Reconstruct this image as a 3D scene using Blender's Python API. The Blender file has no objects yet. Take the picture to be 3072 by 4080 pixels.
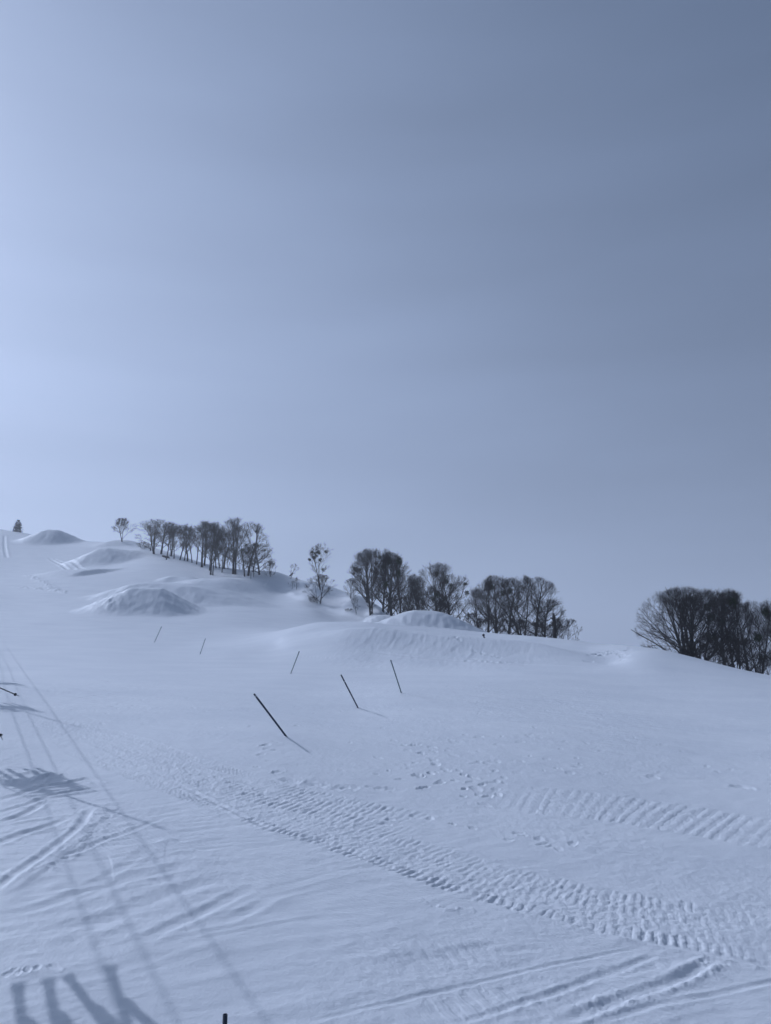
import bpy, math, random
import numpy as np
from math import radians, pi
from mathutils import Vector

# ------------------------------------------------------------------ camera, sky, sun, exposure
S = bpy.context.scene
COL = S.collection
PITCH = radians(10.7)
cam_d = bpy.data.cameras.new('camera')
cam_d.sensor_fit = 'VERTICAL'
cam_d.sensor_height = 24.0
cam_d.lens = 24.0 * 2968.0 / 4080.0
cam_d.clip_start = 0.1
cam_d.clip_end = 20000.0
cam = bpy.data.objects.new('camera', cam_d)
COL.objects.link(cam)
cam.location = (0, 0, 0)
cam.rotation_euler = (pi / 2 + PITCH, 0, 0)
S.camera = cam

SUN_EL = radians(31.8)
SUN_AZ = radians(-49.9)            # left of straight ahead (+Y)
SUN = Vector((math.sin(SUN_AZ) * math.cos(SUN_EL), math.cos(SUN_AZ) * math.cos(SUN_EL), math.sin(SUN_EL)))

S.view_settings.view_transform = 'Standard'
S.view_settings.look = 'None'
S.view_settings.gamma = 1.0
S.view_settings.exposure = -1.0
S.cycles.volume_bounces = 1
S.cycles.max_bounces = 8
S.cycles.diffuse_bounces = 4
S.cycles.use_denoising = True
S.cycles.denoiser = 'OPENIMAGEDENOISE'
S.cycles.denoising_input_passes = 'RGB_ALBEDO_NORMAL'
S.cycles.denoising_prefilter = 'ACCURATE'

world = bpy.data.worlds.new('World')
S.world = world
world.use_nodes = True
nt = world.node_tree
nt.nodes.clear()
N = nt.nodes.new
L = nt.links.new


def wmath(op, a, b=None):
    n = N('ShaderNodeMath'); n.operation = op
    for i, v in enumerate((a, b)):
        if v is None: continue
        if isinstance(v, (int, float)): n.inputs[i].default_value = v
        else: L(v, n.inputs[i])
    return n.outputs[0]


def wvec(op, a, b=None, scale=None):
    n = N('ShaderNodeVectorMath'); n.operation = op
    for i, v in enumerate((a, b)):
        if v is None: continue
        if isinstance(v, tuple): n.inputs[i].default_value = v
        else: L(v, n.inputs[i])
    if scale is not None:
        if isinstance(scale, (int, float)): n.inputs['Scale'].default_value = scale
        else: L(scale, n.inputs['Scale'])
    return n.outputs['Value'] if op == 'DOT_PRODUCT' else n.outputs['Vector']


tc = N('ShaderNodeTexCoord')
d = wvec('NORMALIZE', tc.outputs['Generated'])
cosg = wmath('MINIMUM', wmath('MAXIMUM', wvec('DOT_PRODUCT', d, tuple(SUN)), -1.0), 1.0)
GLOWDIR = Vector((math.sin(radians(-45)) * math.cos(radians(22)), math.cos(radians(-45)) * math.cos(radians(22)), math.sin(radians(22))))
cosw = wmath('MINIMUM', wmath('MAXIMUM', wvec('DOT_PRODUCT', d, tuple(GLOWDIR)), -1.0), 1.0)
gaw = wmath('MULTIPLY', wmath('ARCCOSINE', cosw), 180 / pi)      # broad brightening, centred in the thick low haze under the sun
gam = wmath('MULTIPLY', wmath('ARCCOSINE', cosg), 180 / pi)
sep = N('ShaderNodeSeparateXYZ'); L(d, sep.inputs[0])
el = wmath('MULTIPLY', wmath('MAXIMUM', wmath('ARCSINE', wmath('MINIMUM', sep.outputs[2], 1.0)), 0.0), 180 / pi)
glow = wmath('EXPONENT', wmath('MULTIPLY', gaw, -1 / 35.0))
low = wmath('EXPONENT', wmath('MULTIPLY', el, -1 / 30.0))
# thin high cloud: very soft streaks drawn out along the horizon
mp = N('ShaderNodeMapping'); mp.inputs['Scale'].default_value = (1.6, 1.6, 9.0); mp.inputs['Rotation'].default_value = (0.10, -0.06, 0.3)
L(d, mp.inputs[0])
nz = N('ShaderNodeTexNoise'); nz.inputs['Scale'].default_value = 1.1; nz.inputs['Detail'].default_value = 5.0; nz.inputs['Roughness'].default_value = 0.4
L(mp.outputs[0], nz.inputs['Vector'])
halo = wmath('EXPONENT', wmath('MULTIPLY', wmath('POWER', wmath('DIVIDE', gam, 6.5), 2.0), -1.0))
streak = wmath('ADD', wmath('MULTIPLY', wmath('SUBTRACT', nz.outputs[0], 0.5), 0.34), 1.0)
veil = wvec('ADD', (-0.027, -0.007, 0.033), wvec('SCALE', (0.582, 0.709, 1.003), None, glow))
veil = wvec('ADD', veil, wvec('SCALE', (0.229, 0.263, 0.347), None, low))
veil = wvec('SCALE', veil, None, streak)
veil = wvec('ADD', veil, wvec('SCALE', (6.8, 7.8, 9.8), None, halo))      # bright patch of thin cloud around the sun
sky = N('ShaderNodeTexSky'); sky.sky_type = 'NISHITA'; sky.sun_disc = False
sky.sun_elevation = SUN_EL; sky.sun_rotation = SUN_AZ; sky.dust_density = 3.0; sky.altitude = 1000.0
VEIL = 1.9
tot = wvec('ADD', wvec('SCALE', veil, None, 10.0 * VEIL), wvec('SCALE', sky.outputs[0], None, 0.10))
bg = N('ShaderNodeBackground'); bg.inputs['Strength'].default_value = 0.1
L(tot, bg.inputs['Color'])
wo = N('ShaderNodeOutputWorld'); L(bg.outputs[0], wo.inputs['Surface'])

sun_d = bpy.data.lights.new('sun', 'SUN')
sun_d.energy = 3.8
sun_d.angle = radians(0.55)
sun_d.color = (0.69, 0.775, 0.98)
sun = bpy.data.objects.new('sun', sun_d)
COL.objects.link(sun)
sun.rotation_euler = (-SUN).to_track_quat('-Z', 'Y').to_euler()

# ------------------------------------------------------------------ snow terrain as one height function
_rs = np.random.RandomState(7)
_PERM = np.concatenate([_rs.permutation(512)] * 3)
_GA = _rs.rand(512) * 2 * np.pi
_GX, _GY = np.cos(_GA), np.sin(_GA)


def noise(x, y, seed=0):
    """smooth gradient noise, about -0.7 .. 0.7"""
    x = np.asarray(x, float) + seed * 17.31; y = np.asarray(y, float) - seed * 9.77
    xi = np.floor(x).astype(np.int64); yi = np.floor(y).astype(np.int64)
    fx = x - xi; fy = y - yi
    u = fx * fx * fx * (fx * (fx * 6 - 15) + 10); v = fy * fy * fy * (fy * (fy * 6 - 15) + 10)
    def g(ix, iy, dx, dy):
        h = _PERM[(_PERM[ix & 511] + iy) & 511]
        return _GX[h] * dx + _GY[h] * dy
    a = g(xi, yi, fx, fy); b = g(xi + 1, yi, fx - 1, fy)
    c = g(xi, yi + 1, fx, fy - 1); e = g(xi + 1, yi + 1, fx - 1, fy - 1)
    return (a + u * (b - a)) * (1 - v) + (c + u * (e - c)) * v


def fbm(x, y, octv=4, seed=0, gain=0.5):
    t = 0; amp = 1.0; f = 1.0
    for k in range(octv):
        t = t + amp * noise(x * f, y * f, seed + k * 3); amp *= gain; f *= 2.03
    return t


def sstep(a, b, x):
    t = np.clip((x - a) / (b - a), 0, 1)
    return t * t * (3 - 2 * t)


CTRL = [(0.00, 8.60, -3.79), (-3.87, 8.30, -3.66), (4.20, 9.00, -3.97), (0.00, 12.60, -3.49), (-5.78, 12.00, -3.33), (6.46, 13.40, -3.71), (0.00, 17.00, -3.20), (-7.95, 16.20, -3.05), (9.02, 18.40, -3.46), (-3.07, 24.00, -2.57), (-11.46, 23.00, -2.46), (4.76, 26.00, -2.79), (14.20, 28.50, -3.05), (-1.21, 34.00, -2.39), (0.81, 39.00, -1.99), (-6.85, 55.00, -1.46), (-19.08, 78.00, -0.13), (-28.83, 92.00, 1.31), (-17.12, 34.00, -1.73), (14.22, 45.00, -2.29), (23.15, 46.00, -2.51), (-25.30, 50.00, -1.33), (17.77, 56.00, -1.62), (10.41, 56.00, -1.44), (-6.82, 72.00, -0.10), (-0.82, 69.00, -0.39), (5.76, 66.00, -0.80), (11.91, 64.00, -1.02), (17.67, 62.00, -1.13), (-36.62, 72.00, 0.02), (-28.58, 76.00, 0.02), (-16.42, 78.00, 0.02), (-11.86, 82.00, 0.82), (-55.26, 108.00, 3.56), (-41.63, 110.00, 3.63), (-23.72, 112.00, 3.33), (-12.52, 112.00, 3.14), (-77.23, 150.00, 9.92), (-61.28, 148.00, 9.30), (-41.48, 140.00, 7.40), (-27.81, 155.00, 9.22), (-15.31, 160.00, 8.98), (-106.21, 205.00, 20.44), (-88.92, 205.00, 20.44), (-73.43, 210.00, 21.65), (-47.41, 205.00, 19.75), (-29.33, 200.00, 16.91), (-145.98, 280.00, 37.43), (-119.93, 275.00, 35.35), (-96.69, 270.00, 34.71), (-251.94, 380.00, 69.15), (-194.03, 370.00, 61.17), (-173.82, 360.00, 57.03), (-145.15, 345.00, 51.44), (-127.58, 330.00, 48.87), (-111.38, 310.00, 45.37), (-94.54, 285.00, 40.05), (-79.03, 260.00, 34.05), (-64.38, 245.00, 29.66), (-49.89, 232.00, 26.11), (-39.47, 218.00, 23.43), (-30.66, 206.00, 21.16), (-18.00, 187.00, 16.38), (-7.85, 172.00, 12.18), (-0.86, 160.00, 9.30), (-36.13, 200.00, 19.13), (-22.23, 186.00, 13.86), (-15.56, 176.00, 11.00), (-4.59, 160.00, 7.13), (-10.01, 170.00, 9.55), (-11.33, 84.00, 1.67), (-4.16, 80.00, 1.87), (-0.16, 79.00, 1.66), (6.76, 77.00, 0.83), (10.46, 76.00, 0.48), (15.08, 74.00, 0.18), (18.13, 69.00, -0.55), (19.48, 66.00, -0.95), (-0.17, 86.00, 2.50), (7.37, 84.00, 1.53), (11.41, 83.00, 1.21), (16.49, 81.00, 0.76), (-9.92, 104.00, 3.88), (-4.45, 98.00, 3.48), (0.44, 95.00, 2.81), (6.70, 94.00, 2.46), (11.15, 92.00, 1.94), (16.50, 88.00, 1.34), (21.32, 84.00, 1.00), (24.25, 80.00, 0.78), (20.25, 77.00, 0.27), (-1.25, 104.00, 3.43), (7.27, 102.00, 2.96), (12.11, 100.00, 2.38), (18.17, 97.00, 1.61), (23.32, 92.00, 1.04), (24.79, 76.00, 0.54), (27.07, 74.00, 0.28), (28.83, 69.00, -0.61), (29.84, 64.00, -1.39), (30.84, 61.00, -1.86), (20.81, 64.00, -0.57), (23.04, 60.00, -1.15), (60.00, 110.00, -6.50), (40.00, 125.00, -2.50), (25.00, 135.00, 1.00), (12.00, 140.00, 4.00), (0.00, 160.00, 6.50), (75.00, 80.00, -6.00), (48.00, 84.00, -4.20), (38.00, 90.00, -2.80), (85.00, 150.00, -14.00), (50.00, 220.00, -16.00), (0.00, 260.00, -4.00), (-45.00, 300.00, 14.00), (-100.00, 400.00, 32.00), (-190.00, 480.00, 45.00), (30.00, 400.00, -30.00), (-60.00, 480.00, 0.00), (-6.73, 4.32, -3.90), (-25.24, 16.21, -1.20), (-84.15, 54.03, 6.00), (-336.59, 216.12, 70.00), (6.73, 4.32, -4.60), (25.24, 16.21, -3.80), (84.15, 54.03, -14.00), (336.59, 216.12, -70.00), (7.57, -2.59, -5.00), (28.39, -9.70, -7.00), (94.63, -32.33, -22.00), (378.52, -129.32, -110.00), (-7.57, -2.59, -4.50), (-28.39, -9.70, -4.50), (-94.63, -32.33, -8.00), (-378.52, -129.32, -20.00), (0.33, -7.99, -5.20), (1.25, -29.97, -8.00), (4.16, -99.91, -22.00), (16.63, -399.65, -90.00), (-0.33, -7.99, -5.20), (-1.25, -29.97, -8.00), (-4.16, -99.91, -22.00), (-16.63, -399.65, -90.00), (0.59, 1.91, -4.30), (0.28, -1.98, -4.40)]
CTRL = np.array(CTRL)
Z0 = -4.3


def _warp(x, y):
    r = np.sqrt(x * x + y * y)
    return np.arctan2(x, y) * 3.0, np.log(np.maximum(r, 1.5)), np.maximum(r, 1.5)


def _tps(d2):
    return 0.5 * d2 * np.log(np.maximum(d2, 1e-12))


_cu, _cv, _cr = _warp(CTRL[:, 0], CTRL[:, 1])
_cs = (CTRL[:, 2] - Z0) / _cr
_n = len(CTRL)
_K = _tps((_cu[:, None] - _cu) ** 2 + (_cv[:, None] - _cv) ** 2) + np.eye(_n) * 8e-4
_P = np.stack([np.ones(_n), _cu, _cv], 1)
_W = np.linalg.solve(np.block([[_K, _P], [_P.T, np.zeros((3, 3))]]), np.concatenate([_cs, np.zeros(3)]))


def base_height(x, y):
    sh = np.shape(x)
    x = np.ravel(x).astype(float); y = np.ravel(y).astype(float)
    z = np.empty(len(x))
    for i in range(0, len(x), 60000):
        u, v, r = _warp(x[i:i + 60000], y[i:i + 60000])
        s = _W[_n] + _W[_n + 1] * u + _W[_n + 2] * v
        s = s + _tps((u[:, None] - _cu) ** 2 + (v[:, None] - _cv) ** 2) @ _W[:_n]
        zz = Z0 + s * r
        far = sstep(520, 1100, r)
        z[i:i + 60000] = zz * (1 - far) + far * (-70 - 0.03 * r)
    return z.reshape(sh)


def mound(x, y, cx, cy, rot, top, run, h, sharp=1.0):
    """shovelled kicker: flat top of half sizes `top`, sides falling over `run` = (left, right, front, back)"""
    c, s = math.cos(rot), math.sin(rot)
    w_ = (.020 if sharp > .3 else .015) * (run[0] + run[1])
    dx = x - cx + w_ * (noise(x / (w_ * 3.2), y / (w_ * 4.5), 3) + .3 * noise(x / w_ * .8, y / w_ * .6, 4))
    dy = y - cy + w_ * (noise(x / (w_ * 3.2), y / (w_ * 4.5), 8) + .25 * noise(x / w_ * .8, y / w_ * .6, 9))
    a = c * dx + s * dy; b = -s * dx + c * dy
    da = np.where(a < 0, np.maximum(-a - top[0], 0) / run[0], np.maximum(a - top[0], 0) / run[1])
    db = np.where(b < 0, np.maximum(-b - top[1], 0) / run[2], np.maximum(b - top[1], 0) / run[3])
    q = np.clip(1 - np.sqrt(da * da + db * db), 0, 1)
    f_ = np.where(q < .34, q * q / .68, q - .17) / .83          # straight face with a soft foot
    rough = 1 + .15 * sharp * (.10 * noise(x / 2.6, y / 3.4, 5) + .08 * noise(x / 1.2, y / 1.5, 6))
    return h * (sharp * f_ + (1 - sharp) * q * q * (3 - 2 * q)) * np.where(q < .9, rough, 1 + (rough - 1) * (1 - q) * 10)


def smooth_line(pts, n=8):
    """Catmull-Rom through (x, y) points"""
    P = np.array([p[:2] for p in pts], float)
    Q = np.vstack([2 * P[0] - P[1], P, 2 * P[-1] - P[-2]])
    out = []
    t = np.linspace(0, 1, n, endpoint=False)[:, None]
    for i in range(1, len(Q) - 2):
        a, b, c, e = Q[i - 1], Q[i], Q[i + 1], Q[i + 2]
        out.append(0.5 * (2 * b + (c - a) * t + (2 * a - 5 * b + 4 * c - e) * t * t + (3 * b - a - 3 * c + e) * t ** 3))
    out.append(P[-1:])
    return np.vstack(out)


def along(x, y, line, reach):
    """indices near a polyline, arc length s, signed distance d (left of travel > 0), total length"""
    lo = line.min(0) - reach; hi = line.max(0) + reach
    idx = np.nonzero((x > lo[0]) & (x < hi[0]) & (y > lo[1]) & (y < hi[1]))[0]
    px, py = x[idx], y[idx]
    best = np.full(len(idx), 1e9); S_ = np.zeros(len(idx)); D_ = np.zeros(len(idx))
    acc = 0.0
    for k in range(len(line) - 1):
        a, b = line[k], line[k + 1]
        ab = b - a; l = math.hypot(*ab)
        if l < 1e-6: continue
        t = np.clip(((px - a[0]) * ab[0] + (py - a[1]) * ab[1]) / (l * l), 0, 1)
        qx = px - a[0] - t * ab[0]; qy = py - a[1] - t * ab[1]
        dd = qx * qx + qy * qy
        m = dd < best
        best[m] = dd[m]; S_[m] = acc + t[m] * l
        sg = np.where(ab[0] * qy - ab[1] * qx >= 0, 1.0, -1.0)
        D_[m] = (sg * np.sqrt(dd))[m]
        acc += l
    k = np.sqrt(best) < reach
    return idx[k], S_[k], D_[k], acc


MOUNDS = [
    (-45.1, 141.0, 0.16, (2.6, 1.2), (11, 9, 12.5, 17), 4.20, 0.90),
    (-49.0, 166.0, -0.12, (5, 2), (13, 22, 12, 15), 3.30, 0.45),
    (-97.3, 255.0, 0.05, (1.4, 1.2), (13, 15, 16, 22), 4.60, 0.80),
    (-145.1, 320.0, 0.05, (2.2, 1.5), (13, 12, 17, 22), 5.20, 0.85),
    (-109.6, 305.0, 0.00, (2.5, 2.5), (10, 10, 10, 12), 1.60, 0.40),
    (-55.4, 200.0, 0.00, (2, 1.5), (4.5, 5, 5, 6), 1.10, 0.40),
    (-44.3, 190.0, 0.10, (2.0, 2), (11, 11, 12, 12), 2.00, 0.20),
    (-89.0, 215.0, -0.35, (4, 3), (10, 3, 7, 14), 1.20, 0.70),
    (5.6, 108.0, 0.00, (1.2, 1.5), (8.5, 10, 7, 9), 2.60, 0.25),
    (0.4, 122.0, 0.00, (1.4, 1.5), (5, 4, 5, 6), 1.90, 0.50)]


def ridge(x, y, line, h, front, back, ends):
    """shaped snow ridge: crest along a line (right of travel = front, towards the slope foot)"""
    i, s, d, T = along(x, y, line, max(front, back))
    q = np.clip(1 - np.where(d < 0, -d / front, d / back), 0, 1)
    q = np.where(q > .86, q - (q - .86) ** 2 / .28, q)
    q = q * q * (1.6 - .6 * q) * sstep(0, ends[0], s) * sstep(0, ends[1], T - s)
    return i, h * q


RIDGES = [(smooth_line([(-11.33, 84.00), (-4.16, 80.00), (-0.16, 79.00), (6.76, 77.00), (10.46, 76.00), (15.08, 74.00), (18.13, 69.00), (19.48, 66.00)]), 1.0, 7.5, 4.5, (12, 14)),
          (smooth_line([(-9.92, 104.00), (-4.45, 98.00), (0.44, 95.00), (6.70, 94.00), (11.15, 92.00), (16.50, 88.00), (21.32, 84.00), (24.25, 80.00)]), .7, 4.5, 5.0, (12, 10))]


def height(x, y):
    """groomed hill with its kickers and rollers, no small detail"""
    x = np.asarray(x, float); y = np.asarray(y, float)
    z = base_height(x, y)
    for m in MOUNDS:
        z = z + mound(x, y, *m)
    sh = z.shape; z = np.ravel(z).copy(); xr, yr = np.ravel(x), np.ravel(y)
    for line, h, f, k, e in RIDGES:
        i, v = ridge(xr, yr, line, h, f, k, e)
        z[i] += v
    return z.reshape(sh)





def detail(x, y):
    """ski ruts, grooming, cat tracks, footprints and wind texture (flat arrays)"""
    x = np.asarray(x, float); y = np.asarray(y, float)
    z = np.zeros_like(x)
    r = np.sqrt(x * x + y * y)
    near = 1 - sstep(35, 80, r)
    ni = np.nonzero((r < 80) & (y > 0))[0]
    X, Y = x[ni], y[ni]; nn = near[ni]
    # soft undulation of the piste, everywhere
    z += 0.05 * noise(x / 5.0, y / 9.0, 1) * sstep(2, 10, r) + 0.10 * noise(x / 17, y / 21, 2) + 0.25 * noise(x / 42, y / 47, 3) * sstep(60, 130, r)
    # fine clods and grain
    zz = 0.008 * fbm(X * 6.1, Y * 6.1, 3, 4, .6) * np.clip(.6 + 1.5 * noise(X / 3, Y / 3, 6), .1, 2) + 0.012 * fbm(X * 1.3, Y * 1.3, 2, 5)
    z[ni] += zz * nn
    for f in DETAILS:
        i, v = f(x, y)
        z[i] += v * (0.43 + 0.5 * sstep(50, 90, r[i]))
    return z


def rut(line, w, depth, berm=0.35, rough=0.0, seed=0, fade=(.6, .6)):
    line = smooth_line(line)
    def f(x, y):
        i, s, d, T = along(x, y, line, w * 3.2)
        e = sstep(0, fade[0], s) * sstep(0, fade[1], T - s)
        d = d + 0.25 * w * noise(s / 1.1, s * 0 + seed, seed)
        wob = 0.75 + 0.5 * noise(s / 0.9, s * 0 + 3, seed + 1)
        v = -depth * wob * np.exp(-np.abs(d / w) ** 3)
        v += depth * berm * wob * (np.exp(-((np.abs(d) - 1.7 * w) / (.7 * w)) ** 2))
        if rough:
            lump = np.maximum(fbm(x[i] * 6.5, y[i] * 6.5, 3, seed + 2), 0)
            v += rough * lump * np.exp(-((np.abs(d) - 1.5 * w) / (1.1 * w)) ** 2)
        return i, v * e
    return f


def step_line(line, w, h, seed=0, fade=(.8, .8)):
    """low bank: snow higher on the left of the line, falling away on its right"""
    line = smooth_line(line)
    def f(x, y):
        i, s, d, T = along(x, y, line, max(1.6, w * 3))
        e = sstep(0, fade[0], s) * sstep(0, fade[1], T - s)
        d = d + 0.12 * noise(s / .7, s * 0, seed)
        v = h * np.where(d > -w, np.exp(-np.maximum(d, 0) / max(0.7, w * 2)), 0) * sstep(-w, w * .3, d)
        return i, v * e
    return f


def cat_track(line, half, period, depth, seed, lanes=((-1, 1, 1),), rough=.02, slant=0.0, fade=(2, 2), patch=0.0):
    """print of grouser bars pressed across a track; lanes = (from, to, strength) across its half width"""
    line = smooth_line(line)
    def f(x, y):
        i, s, d, T = along(x, y, line, half * 1.6)
        e = sstep(0, fade[0], s) * sstep(0, fade[1], T - s)
        px, py = x[i], y[i]
        dj = d + 0.06 * noise(s / .21, d * 0 + 2, seed) + .05 * noise(s / .9, d * 0 + 5, seed)
        v = np.zeros(len(i))
        for k, (a, b, st) in enumerate(lanes):
            ph = (s + slant * d + .16 * period * noise(px * 5.1, py * 5.1, seed + k) + .3 * period * noise(s / 1.7, d * 0, seed + k)) / period + k * .37
            cell = np.floor(ph); rnd = np.modf(np.abs(np.sin(cell * 12.9898 + seed + k * 7.7) * 43758.5453))[0]
            lo = a * half + .09 * (rnd - .5); hi = b * half + .11 * (np.modf(rnd * 7.13)[0] - .5)
            m = sstep(-.03, .03, dj - lo) * sstep(-.03, .03, hi - dj)
            w = np.abs((ph % 1.0) - .5) * 2
            bar = sstep(.42, .62, w) - .35 * sstep(.2, .0, w)
            amp = 0.45 + 0.9 * rnd + patch * (noise(px / 1.3, py / 1.3, seed + 5 + k) + .6 * noise(px / .45, py / .45, seed + 8))
            v -= m * st * depth * bar * np.clip(amp, 0.0, 1.5)
        m = np.exp(-(np.abs(d) / half) ** 8)
        v += m * rough * (fbm(px * 6.2, py * 6.2, 4, seed + 9, .6) + .6 * np.maximum(0, noise(px * 11, py * 11, seed + 12)))
        v += .02 * np.exp(-((np.abs(d) - half * 1.08) / .06) ** 2) * np.clip(.4 + 1.6 * noise(s / .3, d * 0, seed + 20), 0, 2)
        return i, v * e
    return f


def corduroy(line, lo, hi, period, depth, seed):
    line = smooth_line(line)
    def f(x, y):
        i, s, d, T = along(x, y, line, max(abs(lo), abs(hi)) + .3)
        m = sstep(lo, lo + .4, d) * (1 - sstep(hi - .4, hi, d)) * sstep(0, 3, s) * sstep(0, 3, T - s)
        amp = np.clip(.55 + 1.3 * noise(x[i] / 1.6, y[i] / 1.6, seed) + .5 * noise(x[i] / .5, y[i] / .5, seed + 2), 0, 1.2)
        return i, depth * m * amp * np.cos(2 * pi * (d + .01 * noise(s / .6, d, seed + 1)) / period)
    return f


def pits(spots, seed):
    """boot prints: a pit with a pushed-up rim; spots = (x, y, size, depth)"""
    def f(x, y):
        out = np.zeros(len(x)); used = np.zeros(len(x), bool)
        rr = random.Random(seed)
        for (px, py, w, dp) in spots:
            k = np.nonzero((np.abs(x - px) < 4 * w) & (np.abs(y - py) < 4 * w))[0]
            an = rr.uniform(0, pi); c, s = math.cos(an), math.sin(an); el_ = rr.uniform(1.2, 2.2)
            dx, dy = x[k] - px, y[k] - py
            a = (c * dx + s * dy) / el_; b = -s * dx + c * dy
            q = np.sqrt(a * a + b * b) / w * (1 + .35 * noise(x[k] / w * .8, y[k] / w * .8, seed))
            out[k] += -dp * np.exp(-q ** 4 * .6) + dp * .45 * np.exp(-((q - 1.35) / .35) ** 2) * np.clip(.6 + noise(x[k] / w * 1.4, y[k] / w * 1.4, seed + 4) * 1.5, 0, 2)
            used[k] = True
        i = np.nonzero(used)[0]
        return i, out[i]
    return f


def lumps(line, width, amp, scale, seed, fade=(.5, .5)):
    """broken snow pushed up beside a turn"""
    line = smooth_line(line)
    def f(x, y):
        i, s, d, T = along(x, y, line, width * 2)
        e = sstep(0, fade[0], s) * sstep(0, fade[1], T - s)
        g = np.exp(-(d / width) ** 2)
        v = g * amp * (np.maximum(fbm(x[i] * scale, y[i] * scale, 3, seed) + .05, 0) * 2.0 + .15)
        return i, v * e
    return f


def streaks(center, ax, ang, lam, amp, seed):
    """wind and ski scoured ridges all running one way within an oval"""
    c, s = math.cos(ang), math.sin(ang)
    def f(x, y):
        i = np.nonzero((np.abs(x - center[0]) < max(ax) * 1.3) & (np.abs(y - center[1]) < max(ax) * 1.3))[0]
        dx, dy = x[i] - center[0], y[i] - center[1]
        a = c * dx + s * dy; b = -s * dx + c * dy
        m = np.exp(-((a / ax[0]) ** 2 + (b / ax[1]) ** 2) ** 1.5)
        b2 = b + .35 * noise(a / 2.3, b / 1.4, seed + 3)
        v = noise(a / (lam * 6), b2 / lam, seed) + .5 * noise(a / (lam * 4), b2 / lam * 2.1, seed + 1)
        v = np.where(v > 0, v, v * .7)
        v = v + .8 * np.maximum(0, .25 - np.abs(noise(a / (lam * 9), b2 / (lam * 1.7), seed + 7)))
        return i, v * m * amp
    return f


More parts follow.
